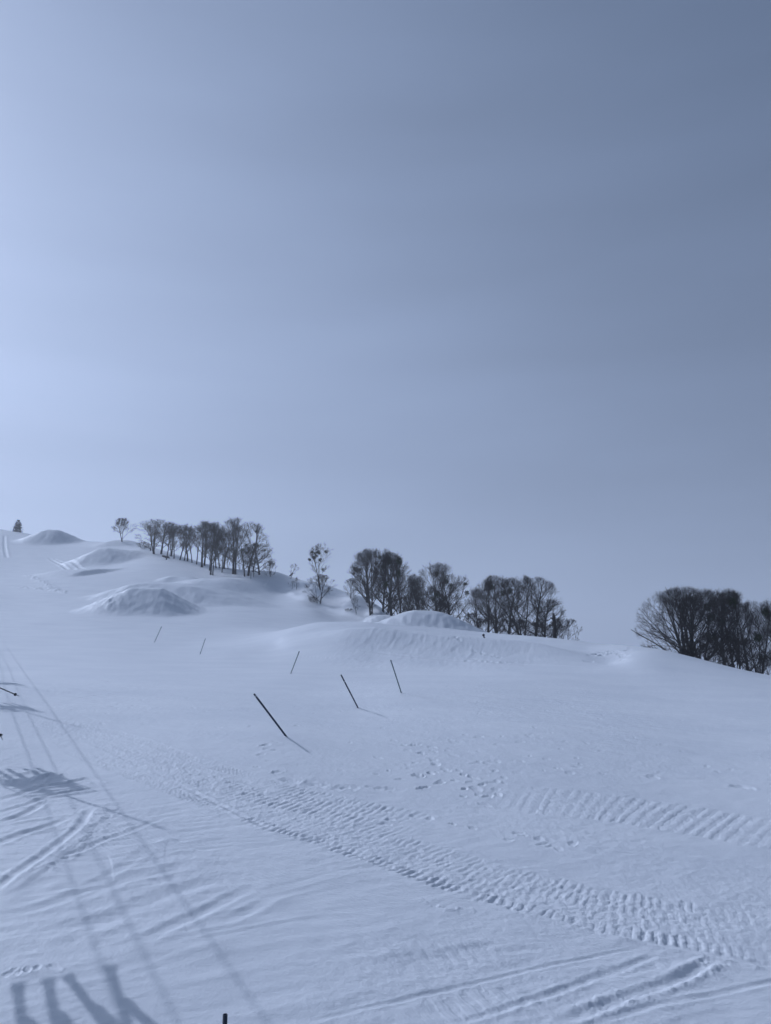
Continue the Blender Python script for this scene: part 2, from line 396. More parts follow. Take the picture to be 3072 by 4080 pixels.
DETAILS = [
    cat_track([(-8.77, 22.45), (-6.84, 20.46), (-4.97, 18.51), (-3.43, 16.88), (-2.17, 15.65), (-1.31, 15.03), (-0.26, 14.24), (0.45, 13.69), (1.1, 13.1), (1.82, 12.55), (2.71, 12.03), (3.54, 11.62), (4.35, 11.34), (5.23, 11.01), (5.8, 10.75)], 0.8, 0.14, 0.031, 11, lanes=((-1, -0.58, 1.0), (-0.55, -0.1, 0.35), (-0.05, 0.45, 0.4), (0.5, 1, 0.55)), rough=0.03, slant=0.0, patch=1.0),
    cat_track([(-12.57, 26.56), (-10.58, 25.31), (-8.59, 23.72), (-6.32, 21.11), (-5.35, 19.85), (-3.74, 18.3), (-2.4, 17.18), (-1.6, 16.68), (-0.58, 16.19), (0.32, 15.76), (1.27, 15.17)], 0.8, 0.16, 0.034, 12, lanes=((-1, -0.3, 0.7), (-0.2, 0.4, 0.7), (0.5, 1, 1)), rough=0.025, slant=0.0, patch=1.3),
    cat_track([(2.0, 18.19), (5.23, 17.39), (8.67, 15.52)], 1.2, 0.26, 0.021, 13, lanes=((-1, 1, 1),), rough=0.025, slant=-0.14, patch=0.9),
    rut([(-4.82, 17.95), (-3.46, 16.29), (-2.03, 14.64), (-1.24, 14.28), (-0.24, 13.37), (0.42, 12.79), (1.03, 12.37), (1.72, 11.86), (2.35, 11.49), (2.93, 11.12), (3.48, 10.79), (4.03, 10.58), (5.21, 10.08)], 0.06, 0.035, berm=0.7, rough=0.04, seed=3),
    rut([(-8.13, 22.51), (-6.08, 20.15), (-3.97, 18.04), (-2.3, 16.52), (-1.53, 15.93), (-0.54, 15.24), (0.11, 14.87), (0.72, 14.41), (1.42, 14.04), (1.97, 13.49), (2.92, 12.92), (3.58, 12.5), (4.22, 12.2), (4.83, 11.92), (5.97, 11.42)], 0.1, -0.03, berm=-0.3, rough=0.03, seed=4),
    corduroy([(-4.82, 17.95), (-3.46, 16.29), (-2.03, 14.64), (-1.24, 14.28), (-0.24, 13.37), (0.42, 12.79), (1.03, 12.37), (1.72, 11.86), (2.35, 11.49), (2.93, 11.12), (3.48, 10.79), (4.03, 10.58), (5.21, 10.08)], -3.2, 0.0, .085, .006, 5),
    corduroy([(-8.13, 22.51), (-6.08, 20.15), (-3.97, 18.04), (-2.3, 16.52), (-1.53, 15.93), (-0.54, 15.24), (0.11, 14.87), (0.72, 14.41), (1.42, 14.04), (1.97, 13.49), (2.92, 12.92), (3.58, 12.5), (4.22, 12.2), (4.83, 11.92), (5.97, 11.42)], 0.1, 5.5, .085, .005, 6),
    pits([(0.18, 16.39, 0.041, 0.036), (0.59, 16.17, 0.072, 0.028), (0.65, 16.13, 0.048, 0.029), (0.89, 16.02, 0.053, 0.048), (0.92, 16.12, 0.053, 0.045), (1.33, 15.76, 0.042, 0.054), (1.36, 15.71, 0.045, 0.033), (1.71, 15.54, 0.062, 0.054), (0.09, 15.79, 0.074, 0.058), (-0.02, 15.49, 0.074, 0.039), (2.57, 15.32, 0.058, 0.049), (2.63, 15.18, 0.051, 0.054), (2.91, 15.02, 0.081, 0.051), (3.08, 14.95, 0.063, 0.032), (2.9, 14.69, 0.053, 0.036), (3.07, 14.63, 0.054, 0.041), (3.16, 14.5, 0.064, 0.034), (3.5, 14.82, 0.075, 0.05), (2.31, 14.89, 0.078, 0.035)], 21),
    rut([(-0.95, 8.45), (-0.82, 8.52), (-0.2, 8.85), (0.44, 9.2), (1.03, 9.5), (1.81, 9.92), (2.36, 10.16), (2.83, 10.4), (3.48, 10.68)], 0.035, 0.022, seed=31),
    rut([(2.94, 10.49), (3.1, 10.66), (3.22, 10.79)], 0.06, 0.05, seed=32, rough=0.04),
    rut([(0.58, 8.57), (0.82, 8.7), (1.58, 9.18), (1.88, 9.35), (2.27, 9.6), (2.47, 9.76), (2.91, 10.02), (3.24, 10.27), (3.61, 10.56)], 0.05, 0.035, seed=33, rough=0.03),
    rut([(1.79, 8.74), (1.93, 8.82), (2.27, 9.06), (2.8, 9.37), (3.27, 9.66), (3.67, 9.94), (4.2, 10.38), (4.42, 10.51)], 0.075, 0.065, seed=34, rough=0.06, berm=0.5),
    rut([(1.93, 8.66), (2.28, 8.84), (2.91, 9.15), (3.55, 9.41), (4.24, 9.69), (5.23, 10.1)], 0.045, 0.03, seed=35),
    lumps([(3.57, 9.83), (3.92, 10.06), (4.19, 10.28), (4.44, 10.47)], 0.22, 0.05, 5.5, 36),
    lumps([(3.94, 9.98), (4.23, 10.08), (4.52, 10.03)], 0.35, 0.05, 5.5, 37),
    lumps([(3.27, 10.31), (3.54, 10.38), (3.7, 10.27)], 0.35, 0.035, 6, 38),
    lumps([(3.0, 9.85), (3.45, 10.13), (3.65, 10.15)], 0.2, 0.03, 6.5, 39),
    lumps([(1.97, 8.96), (2.29, 9.12), (2.78, 9.3), (3.11, 9.47)], 0.12, 0.04, 7, 60),
    lumps([(4.4, 10.55), (4.64, 10.53), (4.91, 10.39)], 0.3, 0.05, 5.5, 61),
    cat_track([(-0.09, 8.54), (0.06, 8.64), (1.3, 9.19), (2.09, 9.57), (2.46, 9.75)], 0.24, 0.24, 0.03, 41, rough=0.012, patch=0.6),
    cat_track([(0.96, 8.67), (1.84, 9.11), (2.5, 9.47), (3.18, 9.76)], 0.25, 0.24, 0.026, 42, rough=0.015, patch=0.6),
    step_line([(-1.05, 10.07), (-0.69, 10.2), (-0.24, 10.41), (0.19, 10.58), (1.03, 10.76)], 0.25, 0.035, 43),
    step_line([(-0.62, 9.85), (-0.35, 9.92), (0.08, 10.05), (0.6, 10.27), (1.26, 10.51), (1.71, 10.63)], 0.12, 0.04, 44),
    cat_track([(-0.34, 9.8), (0.08, 9.93), (0.59, 10.14), (1.24, 10.37), (1.79, 10.48)], 0.3, 0.19, 0.035, 45, rough=0.005),
    lumps([(0.29, 11.79), (0.6, 11.79), (0.71, 11.62), (1.16, 11.56), (1.58, 11.53)], 0.1, 0.05, 6, 46),
    rut([(-6.33, 17.68), (-7.03, 18.38), (-7.31, 17.98), (-7.76, 17.68), (-7.9, 17.0), (-8.26, 16.38)], 0.1, 0.07, seed=51, rough=0.05),
    rut([(-6.33, 17.68), (-6.87, 17.28), (-7.25, 16.84), (-7.39, 16.18), (-7.7, 15.33)], 0.09, 0.07, seed=52, rough=0.06),
    rut([(-7.15, 16.46), (-7.08, 15.53), (-7.37, 14.71)], 0.09, 0.08, seed=53),
    cat_track([(-6.53, 17.59), (-7.11, 17.5), (-7.42, 17.05), (-7.63, 16.45), (-8.01, 15.92)], 0.25, 0.2, 0.04, 54, rough=0.05),
    rut([(-6.05, 15.31), (-6.22, 14.76), (-6.46, 14.24), (-6.73, 13.32)], 0.1, 0.09, seed=55),
    rut([(-5.97, 15.98), (-5.79, 15.18), (-5.67, 14.58), (-5.63, 13.84), (-5.6, 13.18), (-5.63, 12.48), (-5.63, 11.38)], 0.075, 0.065, seed=56, rough=0.03),
    step_line([(-5.52, 11.18), (-5.37, 11.77), (-5.34, 13.18), (-5.36, 13.91), (-5.43, 14.77), (-5.53, 15.39), (-5.87, 16.45)], 0.12, 0.06, 57),
    lumps([(-5.39, 16.05), (-5.46, 15.53), (-5.34, 15.04), (-5.24, 14.03), (-5.22, 13.31), (-5.28, 12.51), (-5.36, 11.92)], 0.2, 0.055, 5.0, 58),
    lumps([(-5.13, 13.53), (-5.03, 13.98), (-4.78, 14.59)], 0.22, 0.045, 5, 59),
    rut([(-4.2, 15.41), (-4.36, 15.13), (-4.64, 14.47), (-4.92, 13.93), (-5.07, 13.47), (-5.18, 13.02), (-5.2, 12.69)], 0.07, 0.05, seed=62, rough=0.02),
    rut([(-3.98, 13.81), (-4.18, 12.45), (-4.39, 11.69), (-4.65, 11.11), (-5.15, 10.57)], 0.1, 0.03, seed=70, berm=0.6, fade=(0.8, 0.8)),
    rut([(-3.0, 13.14), (-3.46, 12.49), (-3.92, 12.14), (-4.27, 11.52), (-4.88, 10.93)], 0.13, 0.036, seed=71, berm=0.6, fade=(0.8, 0.8)),
    rut([(-2.19, 12.44), (-3.06, 11.75), (-3.68, 10.77), (-4.02, 9.99)], 0.16, 0.041999999999999996, seed=72, berm=0.6, fade=(0.8, 0.8)),
    rut([(-1.85, 12.2), (-2.45, 11.12), (-2.85, 10.43), (-3.02, 9.89)], 0.1, 0.048, seed=73, berm=0.6, fade=(0.8, 0.8)),
    rut([(-3.09, 13.0), (-3.25, 12.63), (-3.45, 12.06)], 0.13, 0.03, seed=74, berm=0.6, fade=(0.8, 0.8)),
    rut([(-3.05, 10.94), (-3.67, 10.74), (-4.09, 10.15)], 0.16, 0.036, seed=75, berm=0.6, fade=(0.8, 0.8)),
    rut([(-1.5, 11.87), (-1.93, 11.07), (-2.37, 10.55)], 0.1, 0.041999999999999996, seed=76, berm=0.6, fade=(0.8, 0.8)),
    rut([(-3.89, 10.91), (-4.18, 10.36), (-4.54, 10.06)], 0.13, 0.048, seed=77, berm=0.6, fade=(0.8, 0.8)),
    rut([(-2.61, 12.28), (-3.02, 11.57), (-3.37, 10.95)], 0.16, 0.03, seed=78, berm=0.6, fade=(0.8, 0.8)),
    rut([(-3.0, 10.62), (-3.39, 10.25), (-3.59, 9.82)], 0.1, 0.036, seed=79, berm=0.6, fade=(0.8, 0.8)),
    rut([(-5.27, 11.34), (-5.1, 11.79), (-4.93, 12.28)], 0.13, 0.041999999999999996, seed=80, berm=0.6, fade=(0.8, 0.8)),
    rut([(-5.27, 10.81), (-5.05, 11.22), (-4.9, 11.73)], 0.16, 0.048, seed=81, berm=0.6, fade=(0.8, 0.8)),
    step_line([(-3.15, 14.02), (-3.45, 13.86), (-3.63, 13.78), (-3.81, 13.92), (-4.04, 13.65), (-4.7, 13.52), (-4.93, 13.36)], 0.12, 0.09, 90),
    pits([(-4.24, 9.22, 0.049, 0.035), (-4.15, 9.23, 0.036, 0.028), (-4.08, 9.28, 0.024, 0.036), (-4.08, 9.32, 0.034, 0.028), (-3.99, 9.35, 0.036, 0.038), (-3.82, 9.38, 0.044, 0.036)], 92),
    step_line([(-3.28, 9.7), (-3.05, 9.99), (-2.55, 9.9), (-2.19, 10.0), (-2.13, 10.16), (-1.84, 10.43)], 0.3, 0.04, 93),
    step_line([(-2.56, 9.54), (-2.16, 9.78), (-1.84, 9.93), (-1.22, 9.82)], 0.3, 0.035, 94),
    step_line([(-32.38, 197.92), (-26.86, 196.78), (-20.46, 181.46), (-14.26, 173.14), (-9.16, 164.98), (-4.54, 158.09)], 1.6, 0.45, 170),
    lumps([(-9.09, 17.75), (-8.98, 18.78), (-8.2, 18.67), (-7.67, 18.15)], 0.45, 0.1, 2.4, 210),
    pits([(0.88, 24.01, 0.065, 0.055), (1.08, 22.68, 0.104, 0.083), (1.35, 21.72, 0.083, 0.091), (1.39, 21.17, 0.094, 0.07), (0.79, 19.74, 0.096, 0.096), (0.9, 19.7, 0.081, 0.095), (1.17, 20.12, 0.08, 0.072), (0.94, 18.61, 0.071, 0.096), (0.8, 18.45, 0.066, 0.066), (1.36, 19.23, 0.1, 0.065), (1.31, 19.08, 0.065, 0.073), (1.94, 20.56, 0.07, 0.048), (2.0, 20.08, 0.069, 0.087), (2.1, 19.34, 0.067, 0.056), (2.22, 19.8, 0.077, 0.097), (1.88, 18.61, 0.072, 0.093), (2.35, 19.08, 0.073, 0.064), (2.16, 18.12, 0.078, 0.045), (2.63, 18.71, 0.086, 0.048), (1.86, 23.22, 0.06, 0.061), (2.25, 24.67, 0.106, 0.06), (1.78, 17.94, 0.065, 0.07), (2.34, 18.02, 0.089, 0.09), (2.62, 18.19, 0.074, 0.087), (1.72, 19.43, 0.07, 0.051), (2.18, 17.28, 0.086, 0.047), (2.15, 18.64, 0.108, 0.081)], 95),
    pits([(-3.55, 22.4, 0.06, 0.074), (-3.45, 22.51, 0.094, 0.074), (-3.25, 23.02, 0.088, 0.041), (-3.14, 22.88, 0.053, 0.06), (-3.36, 21.92, 0.08, 0.038), (-3.12, 21.81, 0.066, 0.048), (-3.39, 21.09, 0.077, 0.049), (-3.04, 20.39, 0.065, 0.042), (-3.25, 19.66, 0.05, 0.053), (-2.67, 19.22, 0.09, 0.072)], 96),
    pits([(0.92, 23.95, 0.095, 0.077), (1.04, 22.71, 0.073, 0.048), (1.34, 21.91, 0.091, 0.049), (1.35, 21.26, 0.103, 0.075), (0.9, 19.79, 0.059, 0.05), (1.12, 20.16, 0.06, 0.049), (-3.08, 26.79, 0.067, 0.074), (-2.91, 28.09, 0.056, 0.044), (-2.53, 28.64, 0.057, 0.041), (-4.62, 39.46, 0.071, 0.049), (-0.12, 27.44, 0.056, 0.068), (-1.7, 48.0, 0.082, 0.062), (-2.05, 47.67, 0.085, 0.067), (1.98, 23.6, 0.071, 0.043)], 97),
    pits([(-1.05, 18.06, 0.134, 0.05), (-0.93, 18.08, 0.097, 0.057), (-0.74, 18.14, 0.114, 0.034), (-0.34, 18.3, 0.105, 0.044), (-0.15, 18.25, 0.1, 0.033), (-0.02, 18.28, 0.103, 0.044), (0.17, 18.26, 0.15, 0.04), (-2.23, 18.41, 0.142, 0.065), (-2.29, 18.42, 0.107, 0.054), (-1.51, 18.22, 0.153, 0.045), (-1.59, 18.15, 0.13, 0.04), (-1.76, 18.25, 0.154, 0.054)], 98),
    pits([(7.11, 20.79, 0.15, 0.056), (9.07, 20.14, 0.165, 0.037), (9.16, 20.07, 0.163, 0.06), (4.9, 20.74, 0.113, 0.038)], 99),
    rut([(2.27, 18.01), (2.59, 18.44), (2.76, 18.65)], 0.09, 0.06, seed=100),
    rut([(-2.06, 72.24), (2.37, 68.87), (6.5, 66.87), (11.9, 63.92), (18.25, 60.52)], 0.3, 0.1, seed=101, fade=(4, 4), berm=0.6),
    step_line([(-11.96, 84.53), (-9.55, 85.43), (-5.99, 91.68)], .35, .05, 110, (3, 3)),
    step_line([(-10.01, 80.18), (-7.1, 80.22), (-4.05, 89.38)], .35, .05, 111, (3, 3)),
    step_line([(-5.84, 74.6), (-2.97, 77.1), (-1.47, 78.61)], .35, .05, 112, (3, 3)),
    step_line([(-4.02, 73.02), (-1.67, 76.04), (0.74, 92.37)], .35, .05, 113, (3, 3)),
    step_line([(0.8, 71.17), (2.59, 74.95), (4.21, 77.24)], .35, .05, 114, (3, 3)),
    step_line([(2.89, 70.31), (4.5, 73.76), (6.21, 76.52)], .35, .05, 115, (3, 3)),
    step_line([(-1.33, 71.89), (0.6, 75.59), (2.56, 91.6)], .35, .05, 116, (3, 3)),
    step_line([(4.85, 68.49), (6.34, 72.46), (7.85, 75.27)], .35, .05, 117, (3, 3)),
    step_line([(6.97, 67.14), (8.39, 71.58), (9.74, 74.46)], .35, .05, 118, (3, 3)),
    pits([(8.39, 71.58, 0.2, 0.1), (8.69, 71.1, 0.2, 0.1), (9.09, 70.58, 0.2, 0.1), (9.59, 70.03, 0.2, 0.1), (9.91, 69.07, 0.2, 0.1), (10.29, 68.53, 0.2, 0.1), (7.72, 67.88, 0.2, 0.1), (8.0, 66.52, 0.2, 0.1), (8.48, 65.97, 0.2, 0.1), (9.02, 65.97, 0.2, 0.1), (9.36, 65.27, 0.2, 0.1), (10.24, 65.4, 0.2, 0.1), (10.91, 65.55, 0.2, 0.1), (7.15, 66.79, 0.2, 0.1), (6.63, 75.63, 0.2, 0.1), (7.05, 76.05, 0.2, 0.1), (7.36, 75.41, 0.2, 0.1)], 120),
    pits([(19.25, 71.04, 0.26, 0.13), (19.95, 72.3, 0.26, 0.13), (20.45, 72.78, 0.26, 0.13), (21.1, 73.76, 0.26, 0.13), (21.58, 73.71, 0.26, 0.13), (22.15, 73.98, 0.26, 0.13), (22.04, 72.42, 0.26, 0.13), (21.96, 71.04, 0.26, 0.13), (21.66, 69.35, 0.26, 0.13), (21.51, 68.17, 0.26, 0.13), (23.35, 73.11, 0.26, 0.13), (24.23, 75.04, 0.26, 0.13), (17.88, 66.89, 0.26, 0.13), (20.6, 66.02, 0.26, 0.13), (21.37, 72.22, 0.26, 0.13), (20.84, 72.06, 0.26, 0.13), (20.29, 71.41, 0.26, 0.13)], 121),
    pits([(0.8, 21.8, 0.055, 0.033), (0.58, 20.97, 0.06, 0.038), (5.42, 28.11, 0.069, 0.047), (11.89, 33.39, 0.048, 0.032), (3.55, 43.59, 0.063, 0.052), (-1.09, 23.84, 0.047, 0.06), (7.76, 46.48, 0.043, 0.055), (19.37, 45.52, 0.034, 0.036), (5.87, 38.96, 0.041, 0.054), (8.28, 30.09, 0.049, 0.039), (11.23, 43.14, 0.049, 0.057), (2.95, 39.68, 0.054, 0.037), (4.66, 46.71, 0.038, 0.041), (0.08, 20.15, 0.042, 0.059), (23.88, 50.41, 0.043, 0.06), (-3.48, 43.72, 0.053, 0.04), (7.9, 25.08, 0.056, 0.044), (-2.2, 27.66, 0.056, 0.047), (-2.73, 29.6, 0.065, 0.038), (5.81, 20.87, 0.047, 0.046), (1.35, 23.13, 0.049, 0.057), (9.34, 22.64, 0.069, 0.055), (-2.89, 31.37, 0.038, 0.06), (19.38, 40.05, 0.036, 0.057), (12.53, 32.63, 0.044, 0.048), (12.49, 34.78, 0.044, 0.043), (-3.88, 50.53, 0.069, 0.031), (-1.14, 40.83, 0.04, 0.039), (14.24, 30.22, 0.071, 0.06), (12.3, 31.92, 0.051, 0.043), (6.67, 24.07, 0.05, 0.033), (10.23, 22.96, 0.059, 0.034), (20.92, 53.06, 0.042, 0.059), (6.38, 53.25, 0.05, 0.05), (5.42, 24.01, 0.054, 0.06), (-2.84, 44.66, 0.034, 0.042), (5.0, 41.02, 0.06, 0.052), (15.4, 41.1, 0.036, 0.05), (9.36, 33.21, 0.053, 0.053), (5.28, 21.47, 0.062, 0.059), (24.91, 53.63, 0.035, 0.061), (16.84, 41.75, 0.063, 0.058), (-1.21, 35.37, 0.035, 0.041), (4.25, 20.9, 0.036, 0.045), (6.82, 54.13, 0.069, 0.053), (21.83, 52.63, 0.051, 0.036), (4.22, 22.72, 0.035, 0.057), (7.04, 33.69, 0.064, 0.032), (21.0, 55.22, 0.04, 0.057), (8.7, 35.77, 0.065, 0.051), (12.25, 25.47, 0.036, 0.055), (-2.76, 44.55, 0.065, 0.033), (4.39, 25.65, 0.044, 0.032), (3.61, 35.38, 0.048, 0.038), (9.8, 22.17, 0.067, 0.051), (3.13, 21.69, 0.035, 0.061), (5.15, 50.78, 0.046, 0.041), (5.81, 27.04, 0.058, 0.046), (9.31, 21.9, 0.049, 0.053), (9.22, 25.88, 0.07, 0.059), (8.71, 27.07, 0.035, 0.051), (7.55, 21.43, 0.054, 0.033), (6.44, 50.61, 0.063, 0.063), (1.96, 41.02, 0.059, 0.051), (2.76, 23.18, 0.048, 0.055), (-1.9, 32.72, 0.047, 0.062), (17.6, 45.59, 0.052, 0.045), (-2.35, 41.72, 0.054, 0.064), (-0.96, 22.46, 0.047, 0.052), (0.29, 43.01, 0.056, 0.056), (9.48, 24.84, 0.062, 0.044), (5.47, 21.91, 0.04, 0.064), (-1.13, 19.75, 0.039, 0.054), (9.91, 40.78, 0.037, 0.051), (11.25, 28.86, 0.071, 0.038), (26.89, 54.89, 0.04, 0.052), (8.28, 33.39, 0.042, 0.032), (13.19, 45.29, 0.059, 0.057), (-2.16, 28.85, 0.062, 0.062), (2.59, 21.71, 0.068, 0.048), (6.04, 34.2, 0.052, 0.058), (8.87, 31.91, 0.044, 0.054), (12.02, 25.73, 0.066, 0.032), (8.84, 44.3, 0.061, 0.064), (6.57, 25.32, 0.06, 0.047), (7.28, 21.07, 0.063, 0.039), (1.15, 32.83, 0.05, 0.063), (5.94, 38.02, 0.038, 0.063), (3.81, 31.41, 0.055, 0.037), (9.54, 42.2, 0.067, 0.046)], 180),
    pits([(0.56, 24.0, 0.068, 0.034), (0.57, 23.85, 0.07, 0.044), (3.59, 21.96, 0.051, 0.035), (5.58, 22.71, 0.058, 0.042), (2.8, 21.53, 0.077, 0.055), (3.85, 21.9, 0.06, 0.059), (3.06, 21.84, 0.089, 0.038), (1.63, 20.44, 0.085, 0.047), (3.53, 24.36, 0.089, 0.044), (1.38, 26.55, 0.056, 0.042), (2.15, 27.31, 0.073, 0.032), (0.84, 26.64, 0.043, 0.045), (1.43, 23.69, 0.09, 0.055), (2.9, 20.64, 0.066, 0.053), (3.9, 25.91, 0.056, 0.045), (4.65, 21.26, 0.043, 0.056), (2.51, 21.48, 0.082, 0.038), (3.09, 25.67, 0.085, 0.062), (2.96, 19.36, 0.045, 0.047), (4.88, 25.92, 0.075, 0.052), (0.37, 19.29, 0.056, 0.059), (4.71, 21.15, 0.08, 0.03), (4.89, 26.33, 0.087, 0.053), (5.15, 25.89, 0.085, 0.034), (0.65, 23.05, 0.084, 0.039), (-0.23, 19.65, 0.06, 0.046), (0.61, 20.53, 0.059, 0.034), (2.86, 20.67, 0.081, 0.032), (2.78, 19.48, 0.067, 0.033), (1.95, 22.5, 0.088, 0.037), (1.56, 20.66, 0.088, 0.053), (1.33, 20.26, 0.051, 0.034), (0.26, 24.61, 0.082, 0.035), (2.66, 26.06, 0.051, 0.056), (0.81, 19.91, 0.081, 0.065), (2.12, 25.02, 0.089, 0.042), (4.62, 22.36, 0.075, 0.061), (3.02, 19.95, 0.066, 0.055), (4.32, 24.94, 0.089, 0.061), (-0.2, 21.69, 0.072, 0.064), (3.5, 20.54, 0.086, 0.033), (0.8, 21.29, 0.071, 0.05), (5.89, 25.45, 0.05, 0.047), (1.47, 23.02, 0.06, 0.043), (2.61, 19.3, 0.084, 0.036)], 181),
    pits([(-6.54, 26.4, 0.073, 0.026), (-7.01, 29.98, 0.041, 0.046), (-9.57, 30.79, 0.077, 0.032), (-6.99, 33.63, 0.073, 0.037), (-11.11, 31.94, 0.063, 0.046), (-7.18, 31.07, 0.063, 0.028), (-10.24, 30.82, 0.078, 0.042), (-10.63, 29.56, 0.038, 0.041), (-6.09, 30.47, 0.05, 0.045), (-9.82, 35.03, 0.041, 0.038), (-10.78, 33.98, 0.062, 0.048), (-9.59, 26.21, 0.041, 0.032), (-5.93, 26.88, 0.039, 0.043), (-10.57, 30.33, 0.045, 0.039), (-5.47, 30.8, 0.061, 0.037), (-4.54, 26.03, 0.067, 0.051), (-11.07, 29.44, 0.044, 0.044), (-7.8, 31.2, 0.069, 0.039), (-9.11, 30.84, 0.071, 0.025), (-11.32, 34.53, 0.06, 0.04), (-5.56, 25.67, 0.059, 0.049), (-9.65, 26.23, 0.069, 0.033), (-9.16, 35.36, 0.067, 0.049), (-10.41, 28.76, 0.063, 0.042), (-10.99, 30.96, 0.054, 0.026)], 182),
    rut([(-10.54, 73.05), (-4.2, 68.36), (1.41, 66.53), (6.68, 64.45)], 0.07, 0.04, seed=190, fade=(2, 2)),
    rut([(-4.13, 67.2), (-0.79, 66.4), (3.52, 64.92)], 0.07, 0.04, seed=191, fade=(2, 2)),
    rut([(10.84, 58.31), (17.34, 57.57), (25.57, 56.93)], 0.07, 0.04, seed=192, fade=(2, 2)),
    rut([(-20.59, 66.61), (-13.62, 64.86), (-7.21, 58.13)], 0.07, 0.04, seed=193, fade=(2, 2)),
    rut([(-15.91, 39.21), (-16.17, 45.28), (-15.5, 48.27)], 0.07, 0.04, seed=194, fade=(2, 2)),
    rut([(-13.63, 32.39), (-13.25, 36.23), (-12.45, 38.88)], 0.07, 0.04, seed=195, fade=(2, 2)),
    rut([(-11.02, 29.2), (-10.37, 31.23), (-9.53, 32.52)], 0.07, 0.04, seed=196, fade=(2, 2)),
    rut([(5.19, 21.1), (7.16, 20.95), (9.2, 20.29)], 0.07, 0.04, seed=197, fade=(2, 2)),
    rut([(2.57, 15.75), (4.2, 15.35), (5.69, 14.27)], 0.07, 0.04, seed=198, fade=(2, 2)),
    streaks((-11.6, 33.5), (14, 7), .12, .5, .022, 201),
    streaks((4.2, 35.2), (30, 14), .08, .7, .020, 202),
    streaks((3.4, 14.0), (9, 4), -.2, .35, .016, 203),
    streaks((2.1, 74.5), (16, 7), 1.38, .45, .045, 204),
    streaks((10.4, 71.0), (12, 7), 1.38, .45, .035, 205),
    lumps([(-104.6, 214.32), (-96.98, 205.25), (-85.22, 187.5), (-77.49, 176.21), (-72.12, 169.57), (-70.11, 170.5)], 1.2, .30, .9, 130, (6, 6)),
    lumps([(-92.57, 183.36), (-86.14, 180.82), (-81.04, 177.71), (-73.42, 171.77)], 1.6, .30, .8, 131, (6, 6)),
    rut([(-120.92, 268.46), (-101.83, 243.43), (-87.3, 222.46), (-77.51, 212.63)], .55, .22, .6, 0, 140, (5, 5)),
    rut([(-123.25, 270.55), (-106.41, 244.38), (-89.17, 213.52)], .55, .22, .6, 0, 141, (5, 5)),
    rut([(-138.07, 274.12), (-132.03, 276.08), (-126.77, 276.87)], .55, .22, .6, 0, 142, (5, 5)),
    rut([(-169.02, 326.66), (-151.74, 294.11), (-135.09, 264.15)], .55, .22, .6, 0, 143, (5, 5)),
    lumps([(-59.87, 148.19), (-50.41, 134.75), (-48.39, 136.49), (-47.01, 138.96)], 2.2, .22, .9, 150, (6, 6)),
    lumps([(-49.1, 130.41), (-47.2, 132.25), (-46.19, 134.3)], 2.5, .18, .9, 151, (6, 6)),
    streaks((-3.3, 10.9), (9.5, 5.0), .55, .28, .030, 160),
    streaks((-6.6, 14.5), (5.5, 3.5), .45, .22, .040, 161),
    streaks((2.9, 9.0), (4.0, 2.2), .35, .22, .030, 162),
    streaks((-43.9, 139.6), (90, 55), .25, 2.4, .16, 163),
    streaks((-20.8, 47.2), (26, 9), .15, 1.0, .05, 164)]

# polar sheet: fine towards the front where one can look closely, coarse behind
_rs_list = [0.6]
while _rs_list[-1] < 2600:
    r_ = _rs_list[-1]
    if r_ < 5: st = 0.35
    elif r_ < 7: st = 0.06
    else: st = min(max(0.014, r_ * r_ / (4.0 * 745) * 0.5), 0.0045 * r_)
    if r_ > 480: st = max(st, 0.02 * r_)
    _rs_list.append(r_ + st)
RAD = np.array(_rs_list)
fine = np.linspace(radians(-33), radians(33), 1150)
coarse = np.concatenate([np.linspace(radians(33), radians(327), 150)[1:-1]])
AZ = np.concatenate([fine, coarse])
nr, na = len(RAD), len(AZ)
gx = (RAD[:, None] * np.sin(AZ)[None]).ravel()
gy = (RAD[:, None] * np.cos(AZ)[None]).ravel()
gz = height(gx, gy) + detail(gx, gy)
vco = np.empty((nr * na + 1, 3), np.float32)
vco[:-1, 0] = gx; vco[:-1, 1] = gy; vco[:-1, 2] = gz
vco[-1] = (0, 0, Z0)
i0 = (np.arange(nr - 1)[:, None] * na + np.arange(na)[None])
i1 = (np.arange(nr - 1)[:, None] * na + (np.arange(na)[None] + 1) % na)
quads = np.stack([i0, i0 + na, i1 + na, i1], -1).reshape(-1, 4)
fan = np.stack([np.full(na, nr * na), np.arange(na), (np.arange(na) + 1) % na], 1)
loops = np.concatenate([quads.ravel(), fan.ravel()]).astype(np.int32)
starts = np.concatenate([np.arange(len(quads)) * 4, len(quads) * 4 + np.arange(na) * 3]).astype(np.int32)
me = bpy.data.meshes.new('snow_ground')
me.vertices.add(len(vco)); me.vertices.foreach_set('co', vco.ravel())
me.loops.add(len(loops)); me.loops.foreach_set('vertex_index', loops)
me.polygons.add(len(starts)); me.polygons.foreach_set('loop_start', starts)
me.update(calc_edges=True)
me.shade_smooth()


def new_mat(name):
    m = bpy.data.materials.new(name); m.use_nodes = True
    t = m.node_tree
    return m, t, t.nodes['Principled BSDF']


